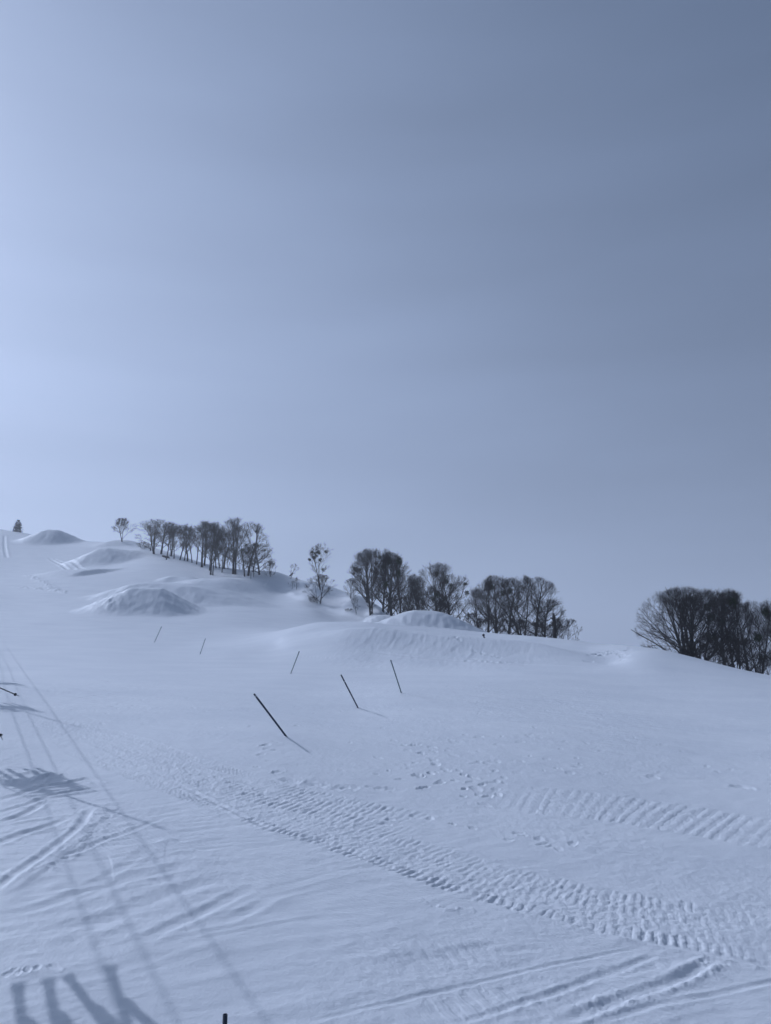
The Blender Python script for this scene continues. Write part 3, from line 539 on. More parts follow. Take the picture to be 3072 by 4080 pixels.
snow, t, b = new_mat('snow')
b.inputs['Base Color'].default_value = (0.88, 0.91, 0.95, 1)
b.inputs['Roughness'].default_value = 0.62
b.inputs['Specular IOR Level'].default_value = 0.25
cn = t.nodes.new('ShaderNodeTexCoord')
n1 = t.nodes.new('ShaderNodeTexNoise'); n1.inputs['Scale'].default_value = 28.0; n1.inputs['Detail'].default_value = 5.0; n1.inputs['Roughness'].default_value = 0.65
t.links.new(cn.outputs['Object'], n1.inputs['Vector'])
mp = t.nodes.new('ShaderNodeMapping'); mp.inputs['Scale'].default_value = (0.5, 0.9, 0.9); mp.inputs['Rotation'].default_value = (0, 0, 0.5)
t.links.new(cn.outputs['Object'], mp.inputs[0])
n2 = t.nodes.new('ShaderNodeTexNoise'); n2.inputs['Scale'].default_value = 2.2; n2.inputs['Detail'].default_value = 6.0; n2.inputs['Roughness'].default_value = 0.6
t.links.new(mp.outputs[0], n2.inputs['Vector'])
b1 = t.nodes.new('ShaderNodeBump'); b1.inputs['Strength'].default_value = 0.55; b1.inputs['Distance'].default_value = 0.012
t.links.new(n1.outputs[0], b1.inputs['Height'])
b2 = t.nodes.new('ShaderNodeBump'); b2.inputs['Strength'].default_value = 0.5; b2.inputs['Distance'].default_value = 0.07
t.links.new(n2.outputs[0], b2.inputs['Height']); t.links.new(b1.outputs[0], b2.inputs['Normal'])
t.links.new(b2.outputs[0], b.inputs['Normal'])
n3 = t.nodes.new('ShaderNodeTexNoise'); n3.inputs['Scale'].default_value = 0.35; n3.inputs['Detail'].default_value = 7.0; n3.inputs['Roughness'].default_value = 0.62
t.links.new(mp.outputs[0], n3.inputs['Vector'])
cr = t.nodes.new('ShaderNodeValToRGB')          # wind crust reflects a little less than fresh grains
cr.color_ramp.elements[0].position = .34; cr.color_ramp.elements[0].color = (0.86, 0.875, 0.90, 1)
cr.color_ramp.elements[1].position = .66; cr.color_ramp.elements[1].color = (0.93, 0.94, 0.955, 1)
t.links.new(n3.outputs[0], cr.inputs[0]); t.links.new(cr.outputs[0], b.inputs['Base Color'])
me.materials.append(snow)
ground = bpy.data.objects.new('snow_ground', me)
COL.objects.link(ground)
ground['kind'] = 'structure'
ground['label'] = 'groomed snow slope with kickers, cat tracks and ski ruts'


# ------------------------------------------------------------------ helpers for things
def tag(o, label, cat, group=None):
    o['label'] = label; o['category'] = cat
    if group: o['group'] = group
    return o


def thing(name, label, cat, loc, rz=0.0, group=None):
    o = bpy.data.objects.new(name, None); COL.objects.link(o)
    o.empty_display_size = 0.3
    o.location = loc; o.rotation_euler = (0, 0, rz)
    return tag(o, label, cat, group)


def link_mesh(name, mesh, parent=None):
    o = bpy.data.objects.new(name, mesh); COL.objects.link(o)
    if parent: o.parent = parent
    return o


class Geo:
    """collects tubes and loose faces into one mesh"""
    def __init__(self): self.t = {}; self.rv = []; self.rf = []; self.rn = 0
    def tube(self, pts, rad, sides, cap=True):
        self.t.setdefault((len(pts), sides, cap and sides > 3), []).append((pts, rad))
    def raw(self, verts, faces):
        self.rv.append(np.asarray(verts, float)); self.rf += [tuple(i + self.rn for i in f) for f in faces]; self.rn += len(verts)
    def mesh(self, name, mat, smooth=True):
        V = list(self.rv); Fq = list(self.rf); n0 = self.rn
        for (k, sides, cap), lst in self.t.items():
            P = np.array([a for a, _ in lst], float); R = np.array([r for _, r in lst], float)
            m = len(lst)
            tg = np.gradient(P, axis=1); tg /= np.maximum(np.linalg.norm(tg, axis=2, keepdims=True), 1e-9)
            ref = np.where((np.abs(tg[:, :1, 2:]) < .9), np.array((0.31, 0.17, 0.93)), np.array((1.0, 0.1, 0.0)))
            u = np.cross(tg, ref); u /= np.maximum(np.linalg.norm(u, axis=2, keepdims=True), 1e-9)
            w = np.cross(tg, u)
            a = np.arange(sides) * 2 * pi / sides
            ring = P[:, :, None] + R[:, :, None, None] * (u[:, :, None] * np.cos(a)[:, None] + w[:, :, None] * np.sin(a)[:, None])
            V.append(ring.reshape(-1, 3))
            base = n0 + (np.arange(m) * k * sides)[:, None, None] + (np.arange(k - 1) * sides)[None, :, None]
            j = np.arange(sides)[None, None]; j2 = (j + 1) % sides
            Fq += np.stack([base + j, base + j2, base + sides + j2, base + sides + j], -1).reshape(-1, 4).tolist()
            if cap:
                for q in range(m):
                    b = n0 + q * k * sides
                    Fq.append([b + (k - 1) * sides + i for i in range(sides)]); Fq.append([b + i for i in reversed(range(sides))])
            n0 += m * k * sides
        me = bpy.data.meshes.new(name)
        me.from_pydata(np.vstack(V).tolist(), [], Fq)
        me.materials.append(mat)
        if smooth: me.shade_smooth()
        return me


def bark_mat(name, c1, c2, scale):
    m, t, b = new_mat(name)
    cn = t.nodes.new('ShaderNodeTexCoord')
    n = t.nodes.new('ShaderNodeTexNoise'); n.inputs['Scale'].default_value = scale; n.inputs['Detail'].default_value = 5
    t.links.new(cn.outputs['Object'], n.inputs['Vector'])
    cr = t.nodes.new('ShaderNodeValToRGB')
    cr.color_ramp.elements[0].position = .35; cr.color_ramp.elements[0].color = (*c1, 1)
    cr.color_ramp.elements[1].position = .7; cr.color_ramp.elements[1].color = (*c2, 1)
    t.links.new(n.outputs[0], cr.inputs[0]); t.links.new(cr.outputs[0], b.inputs['Base Color'])
    b.inputs['Roughness'].default_value = .9; b.inputs['Specular IOR Level'].default_value = .1
    bp = t.nodes.new('ShaderNodeBump'); bp.inputs['Distance'].default_value = .02
    t.links.new(n.outputs[0], bp.inputs['Height']); t.links.new(bp.outputs[0], b.inputs['Normal'])
    return m


BARK = bark_mat('beech_bark', (0.028, 0.026, 0.028), (0.085, 0.08, 0.078), 3.0)
TWIG = bark_mat('beech_twigs', (0.026, 0.020, 0.020), (0.052, 0.042, 0.040), 2.0)
DEADWOOD = bark_mat('dead_wood', (0.03, 0.027, 0.027), (0.09, 0.08, 0.075), 4.0)
MISTLE = bark_mat('mistletoe', (0.02, 0.025, 0.012), (0.05, 0.06, 0.03), 6.0)
NEEDLE = bark_mat('fir_needles', (0.008, 0.016, 0.013), (0.02, 0.038, 0.026), 5.0)


def rot_about(v, k, a):
    return v * math.cos(a) + np.cross(k, v) * math.sin(a) + k * np.dot(k, v) * (1 - math.cos(a))


def env_dist(p, dv, c, R):
    """distance from p along dv to the crown ellipsoid"""
    q = (p - c) / R; e = dv / R
    A = e @ e; B = q @ e; C = q @ q - 1
    D = B * B - A * C
    if D <= 0: return 0.0
    return max((-B + math.sqrt(D)) / A, 0.0)


def bare_tree(seed, H, spread, crown0=.25, fork=1, lean=0.0, r0=None, dens=1.0, limb_ang=(62, 25), up=.35, twig_r=.016, limbs=15, low=0.0, squash=1.0):
    """leafless beech: trunk(s) with rising limbs, branches and twigs clipped by an egg-shaped crown.
    Returns (trunk mesh, crown mesh, tips) with z=0 at the snow and a little root below it."""
    rr = np.random.RandomState(seed)
    tr, cr = Geo(), Geo()
    r0 = r0 or H * .022
    cz = H * (crown0 + 1) / 2
    C_ = np.array((lean * H * .6, 0, cz)); R_ = np.array((spread, spread * squash, H * (1 - crown0) / 2 * 1.02))
    tips = []

    def path(p, dv, l, n, wob, upw):
        st = rr.normal(0, wob, (n, 3)); st[:, 2] += upw / n
        dirs = dv / math.sqrt(dv @ dv) + np.cumsum(st, 0)
        dirs /= np.sqrt((dirs * dirs).sum(1, keepdims=True))
        return np.vstack([p, p + np.cumsum(dirs * (l / n), 0)]), dirs[-1]

    def at(pts, t):
        k = t * (len(pts) - 1); i = min(int(k), len(pts) - 2); f = k - i
        dv = pts[i + 1] - pts[i]
        return pts[i] * (1 - f) + pts[i + 1] * f, dv / math.sqrt(dv @ dv)

    def side(dv, ang, roll):
        x, y, z_ = dv
        kx, ky, kz = y * 1.0 - z_ * .2, z_ * .3 - x * 1.0, x * .2 - y * .3
        l = max(math.sqrt(kx * kx + ky * ky + kz * kz), 1e-6); kx /= l; ky /= l; kz /= l
        mx, my, mz = ky * z_ - kz * y, kz * x - kx * z_, kx * y - ky * x
        ca, sa, cr_, sr = math.cos(ang), math.sin(ang), math.cos(roll), math.sin(roll)
        return np.array((x * ca + sa * (mx * cr_ + kx * sr), y * ca + sa * (my * cr_ + ky * sr), z_ * ca + sa * (mz * cr_ + kz * sr)))

    def branch(p, dv, l, r, lev):
        l = min(l, env_dist(p, dv, C_, R_) * rr.uniform(.72, 1.05) + (H * .05 * rr.uniform(0, 1) ** 2 if lev > 1 else 0))
        if l < .12 * H / 12: return
        n = (5, 4, 3, 2)[lev] if lev < 4 else 2
        pts, e = path(p, dv, l, n, (.10, .13, .15, .18)[min(lev, 3)], up * (1.0, .8, .6, .4)[min(lev, 3)])
        g = tr if lev == 0 else cr
        g.tube(pts, np.linspace(r, max(r * .35, twig_r * .55), n + 1), (5, 4, 3, 3)[min(lev, 3)], cap=False)
        if lev >= 3:
            tips.append(pts[-1]); return
        cnt = int(round((8, 7, 6)[lev] * dens * rr.uniform(.8, 1.25) * min(1.0, .35 + l / (H * (.30, .16, .08)[lev]))))
        roll = rr.uniform(0, 6.28)
        for j in range(cnt):
            t = .22 + .78 * (j + rr.uniform(.1, .9)) / cnt if lev else .20 + .80 * ((j + rr.uniform(.1, .9)) / cnt) ** .75
            q, ev = at(pts, min(t, .999)); roll += 2.4 + rr.uniform(-.5, .5)
            a = radians(rr.uniform(18, 46))
            bl = l * (1.05 - .62 * t) * rr.uniform(.45, .8) * (.85, .75, .75)[lev]
            if lev == 2: bl = max(bl, H * rr.uniform(.03, .06))
            branch(q, side(ev, a, roll), bl, max(r * (1 - .6 * t) * .5, twig_r * (1.0, 1.0, .8)[lev]), lev + 1)

    for s in range(fork):
        az = rr.uniform(0, 6.28) + s * 2 * pi / fork
        tilt = 0 if fork == 1 else rr.uniform(.08, .22) * (1 if fork < 4 else 1.8)
        base = np.array((0, 0, -.7)) + (0 if fork == 1 else 1) * np.array((math.cos(az), math.sin(az), 0)) * r0 * 1.1
        dv = np.array((math.cos(az) * tilt + lean, math.sin(az) * tilt, 1.0))
        hl = H * (.86 if s == 0 else rr.uniform(.62, .85)) / math.sqrt(1 + tilt * tilt) + .7
        pts, e = path(base, dv, hl, 9, .045, .25)
        rr0 = r0 * (1 if s == 0 else rr.uniform(.6, .9)) / (1 if fork == 1 else 1.25)
        rad = rr0 * np.linspace(1, .12, 10) ** .85; rad[0] *= 1.25
        tr.tube(pts, rad, 7, cap=False)
        nl = int(limbs * (1 if s == 0 else .7) / (1 if fork == 1 else 1.15))
        roll = rr.uniform(0, 6.28)
        for j in range(nl):
            t = crown0 * .9 + low + (1 - crown0 * .9 - low) * ((j + rr.uniform(0, 1)) / nl) ** .9
            q, ev = at(pts, min(t, .998)); roll += 2.4 + rr.uniform(-.45, .45)
            a = radians(limb_ang[0] + (limb_ang[1] - limb_ang[0]) * t + rr.uniform(-10, 10))
            branch(q, side(ev, a, roll), H * .9, rr0 * (1.0 - .75 * t) * rr.uniform(.38, .6), 0)
        branch(pts[-1], e, H * .3, rad[-1], 1)
    return tr.mesh('trunk', BARK), cr.mesh('crown', TWIG), tips


# kinds of bare tree, each built once and copied
KINDS = {
    'grove_tall': [bare_tree(s, 14, 4.0, .22, 1, limb_ang=(50, 22), up=.45, limbs=13, twig_r=.012, r0=.28, dens=.92) for s in (1, 2, 3)],
    'grove_fork': [bare_tree(s, 14, 5.0, .16, 2, limb_ang=(54, 22), up=.40, limbs=13, twig_r=.012, r0=.32, dens=.92) for s in (11, 12)],
    'grove_thin': [bare_tree(s, 12, 2.4, .28, 1, limb_ang=(38, 16), up=.45, limbs=11, dens=.85, twig_r=.011, r0=.14) for s in (21, 22)],
    'beech': [bare_tree(s, 12, 5.4, .07, 1, limb_ang=(66, 24), up=.34, limbs=18, twig_r=.0082, r0=.30) for s in (31, 32, 33)],
    'beech_fork': [bare_tree(s, 12, 6.0, .06, 3, limb_ang=(64, 22), up=.34, limbs=16, twig_r=.0082, r0=.32) for s in (41, 42)],
    'wide_beech': [bare_tree(s, 10, 6.8, -.04, 6, limb_ang=(72, 22), up=.26, limbs=17, twig_r=.0065, r0=.40, dens=1.0) for s in (51,)],
    'round_tree': [bare_tree(61, 6, 3.4, .10, 2, limb_ang=(60, 20), up=.30, limbs=14, twig_r=.008, r0=.15, dens=.85)],
    'slender': [bare_tree(71, 12, 3.4, .30, 2, limb_ang=(42, 18), up=.45, limbs=11, dens=.75, twig_r=.012, r0=.20)],
    'sapling': [bare_tree(s, 4, 1.1, .25, 1, limb_ang=(46, 20), up=.4, limbs=9, dens=.55, twig_r=.008, r0=.055) for s in (81, 82, 83)],
    'bush': [bare_tree(s, 3, 2.2, .0, 5, limb_ang=(58, 20), up=.3, limbs=9, dens=.75, twig_r=.008, r0=.06) for s in (91, 92)],
    'hill_tree': [bare_tree(97, 9, 5.2, .16, 2, limb_ang=(62, 22), up=.32, limbs=13, twig_r=.014, r0=.26)],
}
KH = {'grove_tall': 14, 'grove_fork': 14, 'grove_thin': 12, 'beech': 12, 'beech_fork': 12, 'wide_beech': 10, 'round_tree': 6, 'slender': 12, 'sapling': 4, 'bush': 3, 'hill_tree': 9}


def ball_mesh(seed, r):
    """tangled evergreen ball of mistletoe"""
    rr = np.random.RandomState(seed); g = Geo()
    for k in range(220):
        d_ = rr.normal(0, 1, 3); d_ /= np.linalg.norm(d_)
        p = d_ * r * rr.uniform(.25, .95); q = p + (d_ + rr.normal(0, .6, 3)) * r * .28
        w = np.cross(d_, rr.normal(0, 1, 3)); w = w / np.linalg.norm(w) * r * .10
        g.raw([p - w, p + w, q + w * .6, q - w * .6], [(0, 1, 2, 3)])
    return g.mesh('mistletoe', MISTLE, False)


MIST = [ball_mesh(s, .42) for s in (1, 2)]


def plant_tree(name, label, cat, kind, var, x, y, h, wide=1.0, rz=0.0, group=None, mist=0, tilt=0.0, mseed=0):
    tr, cr, tips = KINDS[kind][var % len(KINDS[kind])]
    t = thing(name, label, cat, (x, y, float(height(np.array([x]), np.array([y]))[0])), rz, group)
    s = h / KH[kind]
    t.scale = (s * wide, s * wide, s)
    if tilt: t.rotation_euler = (0, tilt, rz)
    link_mesh('trunk', tr, t); link_mesh('crown', cr, t)
    rr = random.Random(mseed + 5)
    pool = [p for p in tips if p[2] > KH[kind] * .45]
    for k in range(mist):
        p = rr.choice(pool)
        q = link_mesh('mistletoe', MIST[k % 2], t)
        q.location = (p[0] * .85, p[1] * .85, p[2] * .97)
        f = rr.uniform(.7, 1.3); q.scale = (f / s / wide, f / s / wide, f / s); q.rotation_euler = (rr.random(), rr.random(), rr.random())
    return t


TREES = [
    ('bare_tree', 'lone broad bare tree with forked trunk on the snowy hilltop', 'tree', 'hill_tree', 3, -106.97, 300.47, 9.56, {'wide': 0.98, 'rz': 4.76, 'mist': 0, 'tilt': 0, 'mseed': 0}),
    ('bare_bush', 'low twiggy bush at the far left foot of the hill grove', 'bush', 'bush', 1, -91.14, 278.31, 2.86, {'wide': 1.46, 'rz': 3.57, 'mist': 0, 'tilt': 0, 'mseed': 1}),
    ('bare_tree', 'slim bare tree at the left end of the hill grove, leaning over the low bush', 'tree', 'grove_thin', 0, -86.19, 270.63, 9.69, {'wide': 2.0, 'rz': 0.58, 'group': 'bare trees of the hill grove', 'mist': 0, 'tilt': 0, 'mseed': 2}),
    ('bare_tree', 'leftmost big broad bare tree of the hill grove, with thick forked trunk', 'tree', 'grove_fork', 1, -81.37, 260.68, 12.22, {'wide': 1.76, 'rz': 3.72, 'group': 'bare trees of the hill grove', 'mist': 0, 'tilt': 0, 'mseed': 3}),
    ('bare_tree', 'bare tree just right of the leftmost big forked one in the hill grove', 'tree', 'grove_tall', 1, -78.94, 260.27, 12.02, {'wide': 1.66, 'rz': 1.9, 'group': 'bare trees of the hill grove', 'mist': 0, 'tilt': 0, 'mseed': 4}),
    ('bare_tree', 'slim bare tree whose trunk foot stands lowest in the left third of the hill grove', 'tree', 'grove_thin', 4, -71.72, 242.21, 12.58, {'wide': 1.54, 'rz': 1.6, 'group': 'bare trees of the hill grove', 'mist': 0, 'tilt': 0, 'mseed': 5}),
    ('bare_tree', 'dense bare tree over the dark fallen log in the hill grove', 'tree', 'grove_fork', 4, -74.39, 255.69, 11.79, {'wide': 1.21, 'rz': 5.16, 'group': 'bare trees of the hill grove', 'mist': 0, 'tilt': 0, 'mseed': 6}),
    ('bare_tree', 'right-leaning thin bare tree beside the fallen log in the hill grove', 'tree', 'grove_thin', 2, -70.75, 247.66, 11.24, {'wide': 1.54, 'rz': 5.95, 'group': 'bare trees of the hill grove', 'mist': 0, 'tilt': 0, 'mseed': 7}),
    ('bare_tree', 'thin bare tree right of the fallen log, where the grove top dips lowest', 'tree', 'grove_thin', 1, -67.89, 244.4, 11.93, {'wide': 1.74, 'rz': 2.33, 'group': 'bare trees of the hill grove', 'mist': 0, 'tilt': 0, 'mseed': 8}),
    ('bare_tree', 'second thin bare tree in the low-topped middle of the hill grove', 'tree', 'grove_thin', 3, -66.46, 244.35, 11.92, {'wide': 1.54, 'rz': 3.85, 'group': 'bare trees of the hill grove', 'mist': 0, 'tilt': 0, 'mseed': 9}),
    ('bare_tree', 'bare tree with dark low trunk in the middle of the hill grove', 'tree', 'grove_tall', 4, -65.23, 244.13, 12.42, {'wide': 1.21, 'rz': 0.2, 'group': 'bare trees of the hill grove', 'mist': 0, 'tilt': 0, 'mseed': 10}),
    ('bare_tree', 'thin stem in the middle of the hill grove, third left of its tall pale-footed trunk', 'tree', 'grove_thin', 3, -62.71, 240.56, 12.06, {'wide': 1.3, 'rz': 5.44, 'group': 'bare trees of the hill grove', 'mist': 0, 'tilt': 0, 'mseed': 11}),
    ('bare_tree', 'thin stem in the middle of the hill grove, second left of its tall pale-footed trunk', 'tree', 'grove_thin', 3, -60.34, 236.81, 12.84, {'wide': 1.38, 'rz': 1.69, 'group': 'bare trees of the hill grove', 'mist': 0, 'tilt': 0, 'mseed': 12}),
    ('bare_tree', 'tall bare tree with long clear trunk just left of the centre pair of grove trunks', 'tree', 'grove_tall', 2, -56.57, 228.84, 14.46, {'wide': 1.24, 'rz': 1.83, 'group': 'bare trees of the hill grove', 'mist': 0, 'tilt': 0, 'mseed': 13}),
    ('bare_tree', 'bare tree set back behind the long clear trunk in mid grove', 'tree', 'grove_tall', 0, -57.2, 234.21, 13.99, {'wide': 1.14, 'rz': 3.87, 'group': 'bare trees of the hill grove', 'mist': 0, 'tilt': 0, 'mseed': 14}),
    ('bare_tree', 'thick-trunked dense bare tree behind the two lowest grove trunks', 'tree', 'grove_fork', 1, -52.72, 222.25, 15.1, {'wide': 0.98, 'rz': 0.07, 'group': 'bare trees of the hill grove', 'mist': 0, 'tilt': 0, 'mseed': 15}),
    ('bare_tree', 'left one of the two trunks standing lowest on the snow in the hill grove', 'tree', 'grove_tall', 2, -50.31, 213.86, 14.94, {'wide': 0.88, 'rz': 2.95, 'group': 'bare trees of the hill grove', 'mist': 0, 'tilt': 0, 'mseed': 16}),
    ('bare_tree', 'right one of the two trunks standing lowest on the snow in the hill grove', 'tree', 'grove_thin', 4, -49.46, 212.99, 13.92, {'wide': 1.15, 'rz': 2.6, 'group': 'bare trees of the hill grove', 'mist': 0, 'tilt': 0, 'mseed': 17}),
    ('bare_tree', 'thin bare tree in the see-through gap right of the two lowest grove trunks', 'tree', 'grove_thin', 1, -51.97, 228.08, 12.98, {'wide': 1.5, 'rz': 0.77, 'group': 'bare trees of the hill grove', 'mist': 0, 'tilt': 0, 'mseed': 18}),
    ('bare_tree', 'short thin tree in the middle of the see-through gap of the hill grove', 'tree', 'grove_thin', 5, -50.99, 228.53, 12.05, {'wide': 1.33, 'rz': 0.27, 'group': 'bare trees of the hill grove', 'mist': 0, 'tilt': 0, 'mseed': 19}),
    ('bare_tree', 'slender stem standing forward on the snow in the see-through gap of the grove', 'tree', 'grove_thin', 5, -48.0, 217.98, 11.17, {'wide': 1.17, 'rz': 4.31, 'group': 'bare trees of the hill grove', 'mist': 0, 'tilt': 0, 'mseed': 20}),
    ('bare_tree', 'bare tree on the crest behind the slender forward stem in the grove gap', 'tree', 'grove_tall', 1, -49.55, 227.28, 13.32, {'wide': 1.16, 'rz': 2.63, 'group': 'bare trees of the hill grove', 'mist': 0, 'tilt': 0, 'mseed': 21}),
    ('bare_bush', 'forked bush on the crest left of the twin-trunked grove tree', 'bush', 'bush', 1, -48.82, 227.8, 6.68, {'wide': 0.75, 'rz': 1.52, 'mist': 0, 'tilt': 0, 'mseed': 22}),
    ('bare_tree', 'tallest bare tree of the hill grove, left trunk of the close twin pair', 'tree', 'grove_tall', 2, -43.76, 213.52, 16.26, {'wide': 1.16, 'rz': 5.6, 'group': 'bare trees of the hill grove', 'mist': 0, 'tilt': 0, 'mseed': 23}),
    ('bare_tree', 'right trunk of the close twin pair in the hill grove', 'tree', 'grove_tall', 5, -42.92, 212.6, 14.2, {'wide': 1.02, 'rz': 2.4, 'group': 'bare trees of the hill grove', 'mist': 0, 'tilt': 0, 'mseed': 24}),
    ('bare_bush', 'tangled bush on the crest between the twin trunks and the big spreading tree', 'bush', 'bush', 3, -44.76, 229.93, 6.66, {'wide': 0.75, 'rz': 4.83, 'mist': 0, 'tilt': 0, 'mseed': 25}),
    ('bare_tree', 'big spreading bare tree with one thick trunk near the right end of the hill grove', 'tree', 'grove_fork', 5, -38.94, 207.2, 15.33, {'wide': 1.33, 'rz': 5.69, 'group': 'bare trees of the hill grove', 'mist': 4, 'tilt': 0, 'mseed': 26}),
    ('bare_sapling', 'left one of two tiny saplings in front of the right end of the hill grove', 'sapling', 'sapling', 5, -36.53, 202.1, 3.83, {'wide': 1.26, 'rz': 3.01, 'group': 'saplings on the snow', 'mist': 0, 'tilt': 0, 'mseed': 27}),
    ('bare_sapling', 'taller right one of two saplings in front of the right end of the hill grove', 'sapling', 'sapling', 0, -36.17, 204.24, 6.59, {'wide': 0.99, 'rz': 4.66, 'group': 'saplings on the snow', 'mist': 0, 'tilt': 0, 'mseed': 28}),
    ('bare_tree', 'low dense bare tree just right of the big spreading one in the hill grove', 'tree', 'beech', 4, -38.51, 215.91, 7.95, {'wide': 1.13, 'rz': 0.48, 'group': 'bare trees of the hill grove', 'mist': 0, 'tilt': 0, 'mseed': 29}),
    ('bare_tree', 'low mistletoe-dotted bare tree, last full tree at the right end of the hill grove', 'tree', 'beech', 4, -35.26, 208.1, 8.87, {'wide': 1.29, 'rz': 5.07, 'group': 'bare trees of the hill grove', 'mist': 4, 'tilt': 0, 'mseed': 30}),
    ('bare_bush', 'low bush at the far right end of the hill grove', 'bush', 'bush', 0, -31.79, 205.72, 4.33, {'wide': 0.77, 'rz': 2.95, 'mist': 0, 'tilt': 0, 'mseed': 31}),
    ('bare_sapling', 'small bent tree on the crest with a thick leaning stub at its foot', 'sapling', 'sapling', 0, -26.69, 209.42, 4.47, {'wide': 1.64, 'rz': 0, 'mist': 0, 'tilt': 0.22, 'mseed': 32}),
    ('bare_sapling', 'tiny sapling on the shaded slope directly below the bent crest tree', 'sapling', 'sapling', 4, -24.36, 194.26, 2.68, {'wide': 1.62, 'rz': 1.05, 'group': 'saplings on the snow', 'mist': 0, 'tilt': 0, 'mseed': 33}),
    ('bare_sapling', 'bushy sapling on the shaded slope left of the round low tree', 'sapling', 'sapling', 4, -22.62, 191.2, 3.67, {'wide': 1.33, 'rz': 2.24, 'group': 'saplings on the snow', 'mist': 0, 'tilt': 0, 'mseed': 34}),
    ('bare_tree', 'tall slender bare tree carrying dark mistletoe balls, rising behind the round low tree', 'tree', 'slender', 4, -15.9, 186.2, 11.69, {'wide': 1.15, 'rz': 2.11, 'mist': 9, 'tilt': 0, 'mseed': 35}),
    ('bare_tree', 'low round-crowned bare tree on the piste edge, in front of the tall slender one', 'tree', 'round_tree', 2, -15.5, 175.24, 7.12, {'wide': 1.13, 'rz': 0.37, 'mist': 0, 'tilt': 0, 'mseed': 36}),
    ('bare_bush', 'small leaning twig bush left of the round low tree foot', 'bush', 'bush', 5, -17.2, 175.75, 1.53, {'wide': 1.01, 'rz': 3.82, 'mist': 0, 'tilt': 0, 'mseed': 37}),
    ('bare_tree', 'small bare tree standing alone left of the big dark tree clump', 'tree', 'round_tree', 5, -8.17, 173.93, 4.79, {'wide': 0.86, 'rz': 2.64, 'mist': 0, 'tilt': 0, 'mseed': 38}),
    ('bare_sapling', 'pale thin sapling with bare stem right below the small lone tree', 'sapling', 'sapling', 1, -7.05, 165.83, 4.6, {'wide': 0.8, 'rz': 1.63, 'group': 'saplings on the snow', 'mist': 0, 'tilt': 0, 'mseed': 39}),
    ('bare_sapling', 'pale branchy sapling at the shaded bottom edge of the slope', 'sapling', 'sapling', 3, -6.24, 161.05, 4.5, {'wide': 1.14, 'rz': 3.64, 'group': 'saplings on the snow', 'mist': 0, 'tilt': 0, 'mseed': 40}),
    ('bare_bush', 'sprawling twigs of a snow-buried bush left of the pale branchy sapling', 'bush', 'bush', 3, -8.02, 164.33, 0.87, {'wide': 2.0, 'rz': 2.09, 'mist': 0, 'tilt': 0, 'mseed': 41}),
    ('bare_tree', 'big bare tree at the left of the dark clump, trunk clear to the snow', 'tree', 'beech', 0, -4.32, 171.87, 11.96, {'wide': 0.98, 'rz': 4.02, 'group': 'bare trees in the clump beyond the snow mounds', 'mist': 3, 'tilt': 0, 'mseed': 42}),
    ('bare_tree', 'leaning big bare tree with its dark trunk foot lowest in the clump', 'tree', 'beech_fork', 0, -2.86, 158.68, 13.96, {'wide': 0.75, 'rz': 1.8, 'group': 'bare trees in the clump beyond the snow mounds', 'mist': 3, 'tilt': 0, 'mseed': 43}),
    ('bare_tree', 'bare tree with a trunk rising right behind the small flat-topped mound, left of its middle', 'tree', 'beech', 3, -0.56, 166.13, 14.11, {'wide': 0.82, 'rz': 3.27, 'group': 'bare trees in the clump beyond the snow mounds', 'mist': 4, 'tilt': 0, 'mseed': 44}),
    ('bare_tree', 'pale-barked bare tree rising over the middle of the small flat-topped mound', 'tree', 'beech', 2, 0.53, 177.13, 14.5, {'wide': 0.78, 'rz': 2.62, 'group': 'bare trees in the clump beyond the snow mounds', 'mist': 0, 'tilt': 0, 'mseed': 45}),
    ('bare_tree', 'thick many-stemmed bare tree over the right end of the small flat-topped mound', 'tree', 'beech_fork', 0, 1.09, 120.34, 10.16, {'wide': 0.76, 'rz': 2.51, 'group': 'bare trees in the clump beyond the snow mounds', 'mist': 5, 'tilt': 0, 'mseed': 46}),
    ('bare_tree', 'bare tree on the right shoulder of the dark clump, left of the lower gap trees', 'tree', 'beech', 2, 3.41, 160, 13.86, {'wide': 0.75, 'rz': 0.39, 'group': 'bare trees in the clump beyond the snow mounds', 'mist': 2, 'tilt': 0, 'mseed': 47}),
    ('bare_tree', 'thin bare tree in the dip right of the dark clump', 'tree', 'grove_thin', 4, 4.52, 158, 11.67, {'wide': 1.22, 'rz': 1.98, 'group': 'bare trees in the clump beyond the snow mounds', 'mist': 0, 'tilt': 0, 'mseed': 48}),
    ('bare_tree', 'straight dark-trunked tree over the left shoulder of the high round mound', 'tree', 'grove_tall', 0, 5.94, 150, 11.06, {'wide': 0.83, 'rz': 2.16, 'group': 'bare trees in the clump beyond the snow mounds', 'mist': 0, 'tilt': 0, 'mseed': 49}),
    ('bare_tree', 'straight tree over the top of the high round mound, right of another straight one', 'tree', 'grove_tall', 3, 6.89, 150, 10.67, {'wide': 0.81, 'rz': 5.37, 'group': 'bare trees in the clump beyond the snow mounds', 'mist': 0, 'tilt': 0, 'mseed': 50}),
    ('bare_bush', 'brushy low tree behind the top of the high round mound', 'bush', 'bush', 1, 7.97, 146, 8.62, {'wide': 0.75, 'rz': 5.27, 'mist': 0, 'tilt': 0, 'mseed': 51}),
    ('bare_tree', 'big dome-crowned beech with heavy forked trunk behind the right side of the high round mound', 'tree', 'beech_fork', 0, 9.47, 138, 12.19, {'wide': 0.93, 'rz': 6.14, 'group': 'bare trees in the clump beyond the snow mounds', 'mist': 6, 'tilt': 0, 'mseed': 52}),
    ('bare_tree', 'spreading beech right of the dome-crowned one, above the falling flank of the high mound', 'tree', 'beech', 1, 11.91, 134, 9.94, {'wide': 1.12, 'rz': 3.88, 'group': 'bare trees in the clump beyond the snow mounds', 'mist': 2, 'tilt': 0, 'mseed': 53}),
